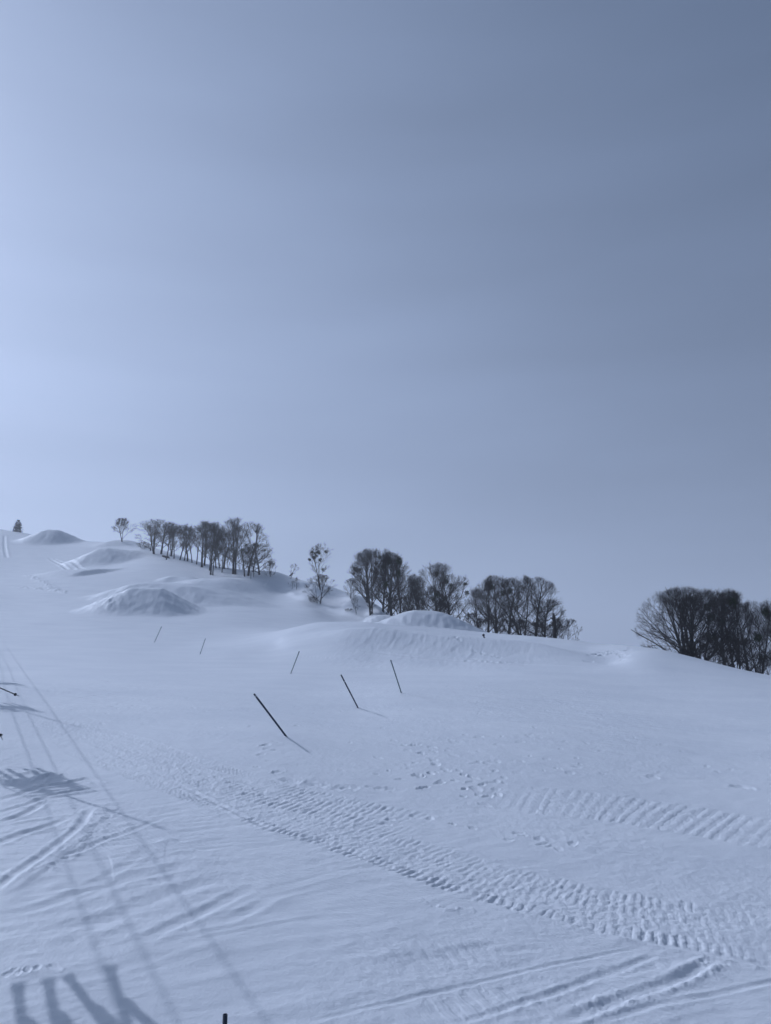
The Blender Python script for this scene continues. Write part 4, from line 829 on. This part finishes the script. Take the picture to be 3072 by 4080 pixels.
    ('bare_sapling', 'small tree with straight stem at the foot of the high mound flank', 'sapling', 'sapling', 1, 13.16, 128, 5.04, {'wide': 1.46, 'rz': 2.76, 'group': 'saplings on the snow', 'mist': 0, 'tilt': 0, 'mseed': 54}),
    ('bare_tree', 'lower left-end beech of the dense row behind the long snow ridge', 'tree', 'beech', 0, 15.47, 126, 7.46, {'wide': 0.81, 'rz': 6.2, 'group': 'beeches behind the long snow ridge', 'mist': 0, 'tilt': 0, 'mseed': 55}),
    ('bare_tree', 'second beech from the left in the dense row behind the long snow ridge', 'tree', 'beech', 1, 16.59, 122, 8.8, {'wide': 0.94, 'rz': 6.07, 'group': 'beeches behind the long snow ridge', 'mist': 0, 'tilt': 0, 'mseed': 56}),
    ('bare_tree', 'tallest beech of the dense row, a small tuft sticking out of its top', 'tree', 'beech_fork', 0, 18.5, 124, 10.07, {'wide': 0.86, 'rz': 2.31, 'group': 'beeches behind the long snow ridge', 'mist': 2, 'tilt': 0, 'mseed': 57}),
    ('bare_tree', 'dense dark beech in the middle of the row, behind the skier on the ridge', 'tree', 'beech', 4, 19.17, 118, 9.42, {'wide': 0.96, 'rz': 1.24, 'group': 'beeches behind the long snow ridge', 'mist': 2, 'tilt': 0, 'mseed': 58}),
    ('bare_tree', 'beech with a thick broken dark trunk in the right half of the row', 'tree', 'beech_fork', 1, 21.03, 116, 9.85, {'wide': 0.99, 'rz': 1.41, 'group': 'beeches behind the long snow ridge', 'mist': 0, 'tilt': 0, 'mseed': 59}),
    ('bare_tree', 'open-crowned beech with twin stems at the right shoulder of the row', 'tree', 'beech', 2, 22.55, 114, 9.81, {'wide': 1.07, 'rz': 1.93, 'group': 'beeches behind the long snow ridge', 'mist': 0, 'tilt': 0, 'mseed': 60}),
    ('bare_tree', 'low bare tree around the broken dark stump at the right end of the row', 'tree', 'beech', 3, 23.63, 112, 6.64, {'wide': 1.22, 'rz': 1.14, 'group': 'beeches behind the long snow ridge', 'mist': 0, 'tilt': 0, 'mseed': 61}),
    ('bare_bush', 'low wide bush at the far right end of the row behind the ridge', 'bush', 'bush', 4, 25.17, 106, 3.82, {'wide': 0.97, 'rz': 1.09, 'mist': 0, 'tilt': 0, 'mseed': 62}),
    ('bare_bush', 'low bush in front of the broken dark stump', 'bush', 'bush', 3, 23.97, 108, 3.06, {'wide': 1.1, 'rz': 2.79, 'mist': 0, 'tilt': 0, 'mseed': 63}),
    ('bare_tree', 'huge fan-shaped many-stemmed beech at the left of the right-hand group', 'tree', 'wide_beech', 0, 33.6, 84, 8.48, {'wide': 0.98, 'rz': 0.4, 'group': 'beeches below the right edge of the slope', 'mist': 0, 'tilt': 0, 'mseed': 64}),
    ('bare_tree', 'beech with heavy right-slanting limbs just right of the huge fan-shaped one', 'tree', 'beech_fork', 3, 38.26, 92, 10.37, {'wide': 0.89, 'rz': 0, 'group': 'beeches below the right edge of the slope', 'mist': 0, 'tilt': 0.14, 'mseed': 65}),
    ('bare_tree', 'thick black-trunked beech in the middle of the right-hand group', 'tree', 'beech', 0, 38.36, 86, 10.1, {'wide': 0.88, 'rz': 0.44, 'group': 'beeches below the right edge of the slope', 'mist': 3, 'tilt': 0, 'mseed': 66}),
    ('bare_tree', 'tall beech between the thick black trunk and the frame-edge trees', 'tree', 'beech_fork', 0, 42.57, 92, 11.22, {'wide': 0.75, 'rz': 0.73, 'group': 'beeches below the right edge of the slope', 'mist': 2, 'tilt': 0, 'mseed': 67}),
    ('bare_tree', 'lower beech left of the dark trunk near the right edge of the picture', 'tree', 'beech', 2, 40.14, 84, 9.05, {'wide': 0.79, 'rz': 4.66, 'group': 'beeches below the right edge of the slope', 'mist': 0, 'tilt': 0, 'mseed': 68}),
    ('bare_tree', 'beech with a big dark trunk close to the right edge of the picture', 'tree', 'beech_fork', 1, 39.19, 80, 8.16, {'wide': 0.76, 'rz': 4.3, 'group': 'beeches below the right edge of the slope', 'mist': 2, 'tilt': 0, 'mseed': 69}),
    ('bare_tree', 'rightmost beech, half cut by the edge of the picture', 'tree', 'beech', 1, 41.98, 82, 9.0, {'wide': 0.95, 'rz': 5.71, 'group': 'beeches below the right edge of the slope', 'mist': 0, 'tilt': 0, 'mseed': 70}),
    ('bare_bush', 'brushwood at the crest between the huge fan-shaped beech and the thick black trunk', 'bush', 'bush', 2, 34.65, 80, 3.81, {'wide': 0.75, 'rz': 3.19, 'mist': 0, 'tilt': 0, 'mseed': 71}),
    ('bare_bush', 'brushwood at the crest right of the thick black trunk', 'bush', 'bush', 0, 35.76, 76, 3.55, {'wide': 0.75, 'rz': 4.91, 'mist': 0, 'tilt': 0, 'mseed': 72}),
    ('bare_bush', 'brush under the second beech of the ridge row', 'bush', 'bush', 2, 15.53, 120, 2.48, {'wide': 1.27, 'rz': 0.77, 'group': 'brushwood along the snow crests', 'mist': 0, 'tilt': 0, 'mseed': 73}),
    ('bare_bush', 'dense brush left of the sitting person, under the tallest ridge beech', 'bush', 'bush', 4, 17.1, 118, 3.01, {'wide': 1.18, 'rz': 3.24, 'group': 'brushwood along the snow crests', 'mist': 0, 'tilt': 0, 'mseed': 74}),
    ('bare_bush', 'dense brush under the middle of the ridge beech row', 'bush', 'bush', 3, 19.07, 115, 3.04, {'wide': 1.23, 'rz': 3.67, 'group': 'brushwood along the snow crests', 'mist': 0, 'tilt': 0, 'mseed': 75}),
    ('bare_bush', 'brush beside the broken dark trunk in the ridge row', 'bush', 'bush', 2, 20.79, 112, 2.99, {'wide': 1.12, 'rz': 2.91, 'group': 'brushwood along the snow crests', 'mist': 0, 'tilt': 0, 'mseed': 76}),
    ('bare_bush', 'brush under the open-crowned beech with twin stems', 'bush', 'bush', 2, 22.42, 110, 2.93, {'wide': 1.17, 'rz': 2.05, 'group': 'brushwood along the snow crests', 'mist': 0, 'tilt': 0, 'mseed': 77}),
    ('bare_bush', 'brush at the right foot of the dark clump', 'bush', 'bush', 1, 2.58, 158, 6.46, {'wide': 0.75, 'rz': 0.6, 'group': 'brushwood along the snow crests', 'mist': 0, 'tilt': 0, 'mseed': 78}),
    ('bare_bush', 'brush in the dip between dark clump and high round mound', 'bush', 'bush', 1, 5.26, 152, 7.15, {'wide': 0.75, 'rz': 2.75, 'group': 'brushwood along the snow crests', 'mist': 0, 'tilt': 0, 'mseed': 79}),
    ('bare_bush', 'brush between the dome-crowned beech and the spreading one', 'bush', 'bush', 2, 10.66, 134, 5.13, {'wide': 0.75, 'rz': 2.47, 'group': 'brushwood along the snow crests', 'mist': 0, 'tilt': 0, 'mseed': 80}),
    ('bare_bush', 'brush at the left end of the ridge beech row', 'bush', 'bush', 4, 14.42, 126, 3.28, {'wide': 1.06, 'rz': 5.27, 'group': 'brushwood along the snow crests', 'mist': 0, 'tilt': 0, 'mseed': 81}),
    ('bare_bush', 'brush at the right foot of the huge fan-shaped beech', 'bush', 'bush', 1, 34.05, 82, 2.57, {'wide': 0.89, 'rz': 4.83, 'group': 'brushwood along the snow crests', 'mist': 0, 'tilt': 0, 'mseed': 82}),
    ('bare_bush', 'brush beside the thick black trunk', 'bush', 'bush', 3, 35.18, 78, 2.53, {'wide': 0.97, 'rz': 5.3, 'group': 'brushwood along the snow crests', 'mist': 0, 'tilt': 0, 'mseed': 83}),
    ('bare_bush', 'brush between the last dark trunks near the right edge', 'bush', 'bush', 5, 36.86, 76, 2.33, {'wide': 1.06, 'rz': 1.78, 'group': 'brushwood along the snow crests', 'mist': 0, 'tilt': 0, 'mseed': 84}),
    ('bare_bush', 'brush at the very right edge of the picture', 'bush', 'bush', 1, 37.46, 74, 2.23, {'wide': 1.07, 'rz': 4.4, 'group': 'brushwood along the snow crests', 'mist': 0, 'tilt': 0, 'mseed': 85}),
]

for a in TREES:
    plant_tree(*a[:4], *a[4:8], **a[8])


# ------------------------------------------------------------------ poles, skier, lift
def gz_at(x, y):
    return float(height(np.array([x]), np.array([y]))[0] + detail(np.array([x]), np.array([y]))[0])


def plain_mat(name, col, rough=.5, spec=.4, var=.15, scale=8.0):
    m, t, b = new_mat(name)
    cn = t.nodes.new('ShaderNodeTexCoord'); n = t.nodes.new('ShaderNodeTexNoise'); n.inputs['Scale'].default_value = scale; n.inputs['Detail'].default_value = 4
    t.links.new(cn.outputs['Object'], n.inputs['Vector'])
    cr = t.nodes.new('ShaderNodeValToRGB')
    cr.color_ramp.elements[0].position = .3; cr.color_ramp.elements[1].position = .7
    cr.color_ramp.elements[0].color = (*[c * (1 - var) for c in col], 1); cr.color_ramp.elements[1].color = (*[c * (1 + var) for c in col], 1)
    t.links.new(n.outputs[0], cr.inputs[0]); t.links.new(cr.outputs[0], b.inputs['Base Color'])
    b.inputs['Roughness'].default_value = rough; b.inputs['Specular IOR Level'].default_value = spec
    return m


DARKPIPE = plain_mat('dark_plastic_pipe', (0.045, 0.060, 0.085), .5)
GREYPIPE = plain_mat('grey_plastic_pipe', (0.16, 0.20, 0.21), .5)
PALEPIPE = plain_mat('pale_plastic_pipe', (0.27, 0.31, 0.34), .5)
WHITECAP = plain_mat('white_plastic', (0.45, 0.47, 0.48), .5)
BLACK = plain_mat('black_plastic', (0.012, 0.013, 0.016), .4)
STEEL = plain_mat('galvanised_steel', (0.30, 0.31, 0.32), .4)
ORANGE = plain_mat('orange_paint', (0.55, 0.16, 0.05), .4)
BLUE = plain_mat('blue_paint', (0.03, 0.16, 0.45), .4)
CLOTH = plain_mat('dark_ski_clothing', (0.016, 0.020, 0.032), .9, .1, .3)
SKIN = plain_mat('skin', (0.45, 0.27, 0.20), .6)


def hollow_pipe(p0, p1, r, mat, wall=.006, sides=16):
    """open-ended tube along p0 -> p1 in local space"""
    p0, p1 = Vector(p0), Vector(p1); ax = (p1 - p0).normalized()
    u = ax.orthogonal().normalized(); w = ax.cross(u); V = []; Fc = []
    rings = [(p0, r), (p1, r), (p1, r - wall), (p1 - ax * min(.4, (p1 - p0).length * .5), r - wall)]
    for c, q in rings:
        for j in range(sides):
            a = 2 * pi * j / sides; V.append(tuple(c + (u * math.cos(a) + w * math.sin(a)) * q))
    for k in range(3):
        for j in range(sides):
            j2 = (j + 1) % sides; Fc.append((k * sides + j, k * sides + j2, (k + 1) * sides + j2, (k + 1) * sides + j))
    Fc.append(tuple(3 * sides + j for j in range(sides)))
    me = bpy.data.meshes.new('pipe'); me.from_pydata(V, [], Fc); me.materials.append(mat)
    for p in me.polygons: p.use_smooth = p.index < 2 * 0 + sides or p.index >= 2 * sides
    return me


def pole(label, base, top, r, mat, band=None, group='slalom poles stuck in the piste'):
    bz = gz_at(base[0], base[1])
    t = thing('slalom_pole', label, 'pole', (base[0], base[1], bz), 0, group)
    v = Vector((top[0] - base[0], top[1] - base[1], top[2] - bz))
    link_mesh('shaft', hollow_pipe(-v.normalized() * .35, v, r, mat), t)
    if band:
        a, b_, bm_ = band
        link_mesh('sleeve', hollow_pipe(v * a, v * b_, r + .003, bm_, .0028), t)
    g = Geo(); rr = random.Random(int(abs(base[0]) * 100))
    # crust of snow pushed up round the foot
    for k in range(9):
        an = rr.uniform(0, 6.28); q = Vector((math.cos(an), math.sin(an), 0)) * rr.uniform(.04, .13)
        s = rr.uniform(.02, .05)
        P = [(q.x + s * math.cos(a) * 1.3, q.y + s * math.sin(a) * 1.3, -.03) for a in (0, 1.26, 2.5, 3.77, 5.0)] + [(q.x + s * .3, q.y, s * .7), (q.x - s * .3, q.y + s * .2, s * .55)]
        g.raw(P, [(0, 1, 5), (1, 2, 6, 5), (2, 3, 6), (3, 4, 6), (4, 0, 5, 6)])
    link_mesh('snow_collar', g.mesh('snow_collar', snow), t)
    return t


pole('nearest slalom pole, dark and leaning far left, its pale shadow running right', (-3.07, 23.99), (-3.99, 23.25, -1.23), .029, DARKPIPE, (.94, .97, WHITECAP))
pole('dark left-leaning pole with a light ring near its top, second nearest', (-1.21, 33.98), (-1.86, 31.95, -.92), .030, DARKPIPE, (.80, .84, WHITECAP))
pole('grey pole leaning slightly left, rightmost of the six slalom poles', (.81, 39.04), (.262, 37.7, -.362), .030, GREYPIPE, (.93, .985, PALEPIPE))
pole('right-leaning grey pole with dark top, standing between the far pair and the near three', (-6.84, 54.97), (-6.33, 55.6, .10), .034, GREYPIPE, (.92, .99, DARKPIPE))
pole('small far right-leaning pole, right one of the two farthest', (-19.07, 77.96), (-18.5, 77.6, 1.44), .038, PALEPIPE)
pole('farthest pole, right-leaning, leftmost of the six in the piste', (-28.03, 91.72), (-27.2, 91.5, 3.13), .042, PALEPIPE, (.9, .98, GREYPIPE))

bx_, by_ = -1.335, 7.02
t = thing('fence_post', 'short dark hollow pipe end sticking up at the bottom edge of the picture', 'post', (bx_ - .03, by_, gz_at(bx_, by_)))
v = Vector((-1.360, 7.0, -3.015)) - t.location
link_mesh('shaft', hollow_pipe(-v.normalized() * .4, v, .0205, DARKPIPE, .003, 24), t)

# distant marker, gate frame and fir on the hilltop
x, y = -184.1, 361.0
t = thing('marker_pole', 'tiny thin marker stick on the hilltop left of the fir tree', 'pole', (x, y, gz_at(x, y)))
link_mesh('shaft', hollow_pipe((0, 0, -.5), (.25, 0, 1.5), .05, GREYPIPE), t)
x, y = -177.9, 354.0
t = thing('gate_frame', 'small pale frame standing in front of the fir tree on the hilltop', 'frame', (x, y, gz_at(x, y)))
for sx in (-.45, .45): link_mesh('post', hollow_pipe((sx, 0, -.5), (sx * .9, 0, 1.9), .07, PALEPIPE), t)
link_mesh('crossbar', hollow_pipe((-.5, .0, 1.95), (.5, 0, 1.95), .07, PALEPIPE), t)

rr = random.Random(3)
x, y = -179.4, 358.5
t = thing('fir_tree', 'small dark evergreen fir alone on the hilltop at the left', 'tree', (x, y, gz_at(x, y)))
g = Geo(); g.tube([(0, 0, -.5), (0, 0, 3), (.05, 0, 6.1)], (.22, .14, .02), 8); link_mesh('trunk', g.mesh('trunk', BARK), t)
g = Geo()
for k in range(15):
    zc = .25 + 5.6 * (k / 14.0) ** 1.05; ln = (2.6 * (1 - k / 14.6) ** .48 + .2) * rr.uniform(.85, 1.1)
    for j in range(11 if k < 11 else 6):
        an = rr.uniform(0, 6.28); l = ln * rr.uniform(.55, 1.1); dz = rr.uniform(-.18, .2) * l
        d_ = np.array((math.cos(an), math.sin(an), 0)); side_ = np.array((-d_[1], d_[0], 0))
        for m_ in range(16):
            f = rr.uniform(.15, 1); p = d_ * l * f + np.array((0, 0, zc + dz * f)); w_ = .42 * (1.15 - f) + .08
            q = p + side_ * w_ * rr.choice((-1, 1)) + d_ * w_ * .8 + np.array((0, 0, rr.uniform(-.14, .12)))
            n_ = np.array((0, 0, .09))
            g.raw([p - n_ - d_ * .12, p + n_ + d_ * .1, q + n_ * .4, q - n_ * .6], [(0, 1, 2, 3)])
link_mesh('crown', g.mesh('crown', NEEDLE, False), t)

# dead wood
x, y = 24.0, 107.0
t = thing('dead_tree_stump', 'broken dark tree stump with a side limb, near the right end of the ridge beeches', 'stump', (x, y, gz_at(x, y)))
g = Geo(); g.tube([(0, 0, -.6), (-.03, 0, 1.2), (.05, 0, 2.4), (-.02, 0, 3.6), (-.10, 0, 4.3)], (.30, .25, .23, .24, .10), 9); link_mesh('trunk', g.mesh('trunk', DEADWOOD), t)
g = Geo(); g.tube([(.0, 0, 1.7), (.55, .1, 2.2), (1.0, .1, 2.85)], (.17, .13, .09), 7); g.tube([(0, 0, 3.2), (-.35, 0, 3.6), (-.55, 0, 3.7)], (.12, .09, .05), 6); link_mesh('limb', g.mesh('limb', DEADWOOD), t)
x, y = -73.4, 247.5
t = thing('fallen_log', 'dark fallen log lying on the snow under the hill grove', 'log', (x, y, gz_at(x, y)), 0)
g = Geo(); g.tube([(-1.3, 0, .75), (-.3, .1, .45), (.8, 0, .1), (1.5, -.1, -.35)], (.30, .36, .33, .22), 9); link_mesh('trunk', g.mesh('trunk', DEADWOOD), t)
g = Geo(); g.tube([(.2, 0, .4), (1.0, .1, .75), (2.3, .1, .8)], (.12, .08, .04), 6); link_mesh('limb', g.mesh('limb', DEADWOOD), t)
x, y = -27.6, 217.0
t = thing('leaning_stub', 'thick leaning stub of wood at the foot of the bent crest tree', 'stub', (x, y, gz_at(x, y)))
g = Geo(); g.tube([(-.75, 0, -.3), (.2, 0, .75), (.55, 0, 1.1)], (.20, .20, .17), 8); tag(t, t['label'], 'stub'); link_mesh('trunk', g.mesh('trunk', DEADWOOD), t)


def skin_body(name, joints, bones, mats, mat_of, levels=2):
    """one continuous figure grown over a skeleton; joints = {name: (xyz, radius)}"""
    names = list(joints); me = bpy.data.meshes.new(name)
    me.from_pydata([joints[n][0] for n in names], [(names.index(a), names.index(b)) for a, b in bones], [])
    o = bpy.data.objects.new(name, me); COL.objects.link(o)
    m = o.modifiers.new('skin', 'SKIN'); m.use_smooth_shade = True
    s = o.modifiers.new('sub', 'SUBSURF'); s.levels = levels; s.render_levels = levels
    for i, n in enumerate(names):
        sv = me.skin_vertices[0].data[i]; sv.radius = joints[n][1] if isinstance(joints[n][1], tuple) else (joints[n][1],) * 2; sv.use_root = (n == 'pelvis')
    dg = bpy.context.evaluated_depsgraph_get()
    nm = bpy.data.meshes.new_from_object(o.evaluated_get(dg)); nm.name = name
    bpy.data.objects.remove(o); bpy.data.meshes.remove(me)
    nm.materials.clear()
    for q in mats: nm.materials.append(q)
    for p in nm.polygons: p.material_index = mat_of(p.center); p.use_smooth = True
    return nm


def blob(name, c, r, mat, seed=0):
    g = Geo(); V = []; Fc = []; nu, nv = 14, 9
    for i in range(nv + 1):
        th = pi * i / nv
        for j in range(nu):
            a = 2 * pi * j / nu; V.append((c[0] + r[0] * math.sin(th) * math.cos(a), c[1] + r[1] * math.sin(th) * math.sin(a), c[2] + r[2] * math.cos(th)))
    for i in range(nv):
        for j in range(nu): Fc.append((i * nu + j, (i + 1) * nu + j, (i + 1) * nu + (j + 1) % nu, i * nu + (j + 1) % nu))
    g.raw(V, Fc); return g.mesh(name, mat)


BONES = [('pelvis', 'belly'), ('belly', 'chest'), ('chest', 'neck'), ('neck', 'head')] + [b for s in 'LR' for b in (('pelvis', 'hip' + s), ('hip' + s, 'knee' + s), ('knee' + s, 'ankle' + s), ('ankle' + s, 'toe' + s), ('chest', 'sh' + s), ('sh' + s, 'el' + s), ('el' + s, 'wr' + s), ('wr' + s, 'hand' + s))]


def seated(fwd_leg, seat=0.0, hands=.35, bend=0.0):
    """local pose, facing +Y, pelvis at origin height `seat`"""
    J = {'pelvis': ((0, 0, seat + .10), (.15, .12)), 'belly': ((0, .03 + bend * .3, seat + .28), (.15, .11)), 'chest': ((0, .04 + bend * .7, seat + .48), (.17, .12)), 'neck': ((0, .06 + bend, seat + .64), .06), 'head': ((0, .10 + bend * 1.15, seat + .78), (.09, .10))}
    for s, e in (('L', -1), ('R', 1)):
        k, a, o_ = fwd_leg
        J['hip' + s] = ((e * .10, .06, seat + .09), .10); J['knee' + s] = ((e * .13, k[0], seat + k[1]), .075)
        J['ankle' + s] = ((e * .14, a[0], seat + a[1]), .065); J['toe' + s] = ((e * .15, o_[0], seat + o_[1]), .055)
        J['sh' + s] = ((e * .20, .03 + bend * .8, seat + .52), .075); J['el' + s] = ((e * .27, .12 + bend, seat + .27), .055)
        J['wr' + s] = ((e * .17, hands + bend * .6, seat + .20), .042); J['hand' + s] = ((e * .12, hands + .10 + bend * .6, seat + .19), .048)
    return J


# snowboarder sitting on the snow in the dip behind the front roller
x, y = 10.72, 81.0
J = seated(((.42, .36), (.72, .04), (.80, .12)), 0.0, .40, .10)
bm_ = skin_body('body', J, BONES, [CLOTH, SKIN], lambda c: 1 if (c.z > .70 and c.y > .20 and c.z < .80) else 0)
t = thing('person', 'person in dark clothing sitting on the snow behind the crest of the long mound', 'person', (x, y, gz_at(x, y) - .02), radians(70))
link_mesh('body', bm_, t)
link_mesh('helmet', blob('helmet', (0, .205, .82), (.125, .145, .13), BLACK), t)
brd = bpy.data.meshes.new('snowboard')
g = Geo()
V = []; Fc = []
for i in range(21):
    q = (i - 10) / 10.0; w = .14 * (1 - .25 * (1 - q * q)) if abs(q) < .9 else .14 * math.sqrt(max(0, 1 - ((abs(q) - .85) / .16) ** 2))
    zz = .01 + (.10 * ((abs(q) - .75) / .25) ** 2 if abs(q) > .75 else 0)
    V += [(q * .77, -w, zz), (q * .77, w, zz), (q * .77, w, zz + .012), (q * .77, -w, zz + .012)]
for i in range(20):
    for j in range(4): Fc.append((i * 4 + j, i * 4 + (j + 1) % 4, i * 4 + 4 + (j + 1) % 4, i * 4 + 4 + j))
g.raw(V, Fc)
sb = thing('snowboard', 'dark snowboard on the feet of the person sitting behind the mound', 'snowboard', (t.location.x - .72, t.location.y + .27, t.location.z), radians(70))
link_mesh('deck', g.mesh('deck', BLACK), sb)

# chairlift running up the left side, just outside the frame
LD = Vector((-.472, .8805, 0.045)).normalized(); LR = Vector((.8815, .4725, 0))
YAW = math.atan2(-LD.x, LD.y)
CAB = [(Vector((-8.80, 14.9, 2.40)), 'haul rope of the chairlift, the cable nearest the piste'), (Vector((-9.55, 14.5, 2.45)), 'middle cable of the chairlift line'), (Vector((-10.01, 14.25, 2.50)), 'cable of the chairlift line farthest from the piste')]
for p, lab in CAB:
    t = thing('chairlift_cable', lab, 'cable', p, 0, 'chairlift cables')
    g = Geo(); g.tube([tuple(LD * s) for s in np.linspace(-42, 260, 40)], [.014] * 40, 8); link_mesh('rope', g.mesh('rope', STEEL), t)

CH = Vector((-6.81, 11.33, -.04))              # seat of the first chair


def make_chair():
    t = thing('lift_chair', 'chairlift chair passing just left of the picture', 'chair', CH, YAW, 'chairlift chairs')
    g = Geo(); g.tube([(0, -.42, 2.95), (0, -.45, 2.4), (0, -.55, 1.6), (0, -.52, .75)], [.035] * 4, 8); link_mesh('hanger', g.mesh('hanger', STEEL), t)
    g = Geo()
    for zz in (0, .05): g.tube([(-.62, -.22 + zz * 8 * .9, -.02), (.62, -.22 + zz * 8 * .9, -.02)], [.03] * 2, 8)
    for k in range(6): g.tube([(-.6, -.25 + k * .09, .0), (.6, -.25 + k * .09, .0)], [.045] * 2, 8)
    link_mesh('seat', g.mesh('seat', BLACK), t)
    g = Geo()
    for k in range(4): g.tube([(-.6, -.36 - k * .03, .16 + k * .15), (.6, -.36 - k * .03, .16 + k * .15)], [.03] * 2, 8)
    link_mesh('backrest', g.mesh('backrest', BLACK), t)
    for sx in (-.66, .66):
        g = Geo(); g.tube([(sx, .28, -.03), (sx, -.2, -.03), (sx, -.34, .1), (sx, -.48, .75), (0, -.52, .78)], [.024] * 5, 8); link_mesh('side_frame', g.mesh('side_frame', STEEL), t)
    return t


def ski_mesh():
    V = []; Fc = []
    for i in range(25):
        q = i / 24.0; w = .064 - .014 * math.sin(pi * min(q, 1.0)) + (.008 if q > .82 else 0)
        if q > .93: w *= math.sqrt(max(.05, 1 - ((q - .93) / .075) ** 2))
        zz = (.11 * ((q - .86) / .14) ** 2 if q > .86 else 0)
        yy = -.78 + 1.66 * q
        V += [(-w, yy, zz), (w, yy, zz), (w, yy, zz + .014), (-w, yy, zz + .014)]
    for i in range(24):
        for j in range(4): Fc.append((i * 4 + j, i * 4 + (j + 1) % 4, i * 4 + 4 + (j + 1) % 4, i * 4 + 4 + j))
    Fc += [(3, 2, 1, 0), (96, 97, 98, 99)]
    g = Geo(); g.raw(V, Fc); return g.mesh('ski', BLACK, False)


RJ = seated(((.46, .10), (.58, -.30), (.74, -.36)), 0.02, .38, .04)
RM = skin_body('body', RJ, BONES, [CLOTH, SKIN], lambda c: 1 if (c.z > .70 and c.y > .16 and c.z < .82) else 0)
HM = blob('helmet', (0, .16, .86), (.125, .145, .13), BLACK); SK = ski_mesh()


def make_rider(ox, label, splay):
    p = CH + LR * ox
    t = thing('person', label, 'person', p, YAW, 'riders on the chairlift')
    link_mesh('body', RM, t); link_mesh('helmet', HM, t)
    for e, a in zip((-1, 1), splay):
        s = link_mesh('ski', SK, t); s.location = (e * .15, .62, -.44); s.rotation_euler = (radians(3), 0, a)
    return t


def dup(root, off, label):
    r = root.copy(); COL.objects.link(r); r.location = root.location + off; r['label'] = label
    for ch in list(root.children):
        if ch.name.startswith('ski'): continue          # skis left out further up, for rounder shadows from these unseen riders
        c = ch.copy(); COL.objects.link(c); c.parent = r
    return r


chair0 = make_chair()
ra = make_rider(.26, 'near rider in dark clothing on the first lift chair, holding the two visible ski poles', (.20, -.02))
rb = make_rider(-.38, 'rider sitting on the far side of the same lift chair', (.0, 0))
ORD = ('second', 'third', 'fourth')
for k in range(3):
    off = LD * (11.9 * (k + 1))
    dup(chair0, off, 'chairlift chair outside the left edge, %s up the line' % ORD[k])
    dup(ra, off, 'near rider on the %s lift chair up the line' % ORD[k])
    dup(rb, off, 'far rider on the %s lift chair up the line' % ORD[k])


def ski_pole(label, grip, tip, mats, rbask):
    t = thing('ski_pole', label, 'ski pole', tip, 0, 'ski poles of the lift rider')
    g_, v = Vector((0, 0, 0)), Vector(grip) - Vector(tip); n = v.normalized()
    l = v.length
    g = Geo(); g.tube([tuple(n * .085), tuple(n * (l * .5)), tuple(n * (l - .14))], (.0065, .0085, .009), 10); link_mesh('shaft', g.mesh('shaft', mats[0]), t)
    g = Geo(); g.tube([(0, 0, 0), tuple(n * .03), tuple(n * .09)], (.003, .0052, .0065), 8); link_mesh('tip', g.mesh('tip', STEEL), t)
    g = Geo(); g.tube([tuple(n * .07), tuple(n * .078), tuple(n * .086), tuple(n * .10)], (rbask * .9, rbask, rbask * .8, .011), 16); link_mesh('basket', g.mesh('basket', BLACK), t)
    g = Geo(); g.tube([tuple(n * (l - .14)), tuple(n * (l - .08)), tuple(n * l)], (.014, .016, .019), 10); link_mesh('grip', g.mesh('grip', BLACK), t)
    if len(mats) > 1:
        for a, b, mt in mats[1]:
            g = Geo(); g.tube([tuple(n * a), tuple(n * b)], (.0095, .0098), 10); link_mesh('band', g.mesh('band', mt), t)
    return t


ski_pole('black ski pole reaching in horizontally from the left edge, basket at its end', (-6.15, 10.95, -.24), (-5.02, 10.50, -.585), (BLACK,), .022)
ski_pole('orange and blue banded ski pole tip with round basket at the left edge', (-5.95, 10.75, -.15), (-5.19, 10.50, -1.165), (BLACK, ((.105, .15, ORANGE), (.155, .19, WHITECAP), (.19, .24, BLUE))), .029)


# ------------------------------------------------------------------ hazy air
hz = bpy.data.meshes.new('haze')
X0, X1, Y0, Y1, ZA, ZB = -2700, 2700, -2700, 2700, -190, 130
hz.from_pydata([(X0, Y0, ZA), (X1, Y0, ZA), (X1, Y1, ZA), (X0, Y1, ZA), (X0, Y0, ZB), (X1, Y0, ZB), (X1, Y1, ZB), (X0, Y1, ZB)], [],
               [(0, 3, 2, 1), (4, 5, 6, 7), (0, 1, 5, 4), (1, 2, 6, 5), (2, 3, 7, 6), (3, 0, 4, 7)])
hm = bpy.data.materials.new('haze'); hm.use_nodes = True
hm.node_tree.nodes.clear()
ho = hm.node_tree.nodes.new('ShaderNodeOutputMaterial'); hv = hm.node_tree.nodes.new('ShaderNodeVolumePrincipled')
hv.inputs['Color'].default_value = (0.86, 0.88, 0.91, 1); hv.inputs['Density'].default_value = 0.00042; hv.inputs['Anisotropy'].default_value = 0.35
hm.node_tree.links.new(hv.outputs[0], ho.inputs['Volume'])
hz.materials.append(hm)
ho_ = bpy.data.objects.new('haze', hz); COL.objects.link(ho_); ho_['kind'] = 'stuff'; ho_['label'] = 'thin bluish haze over the slope'
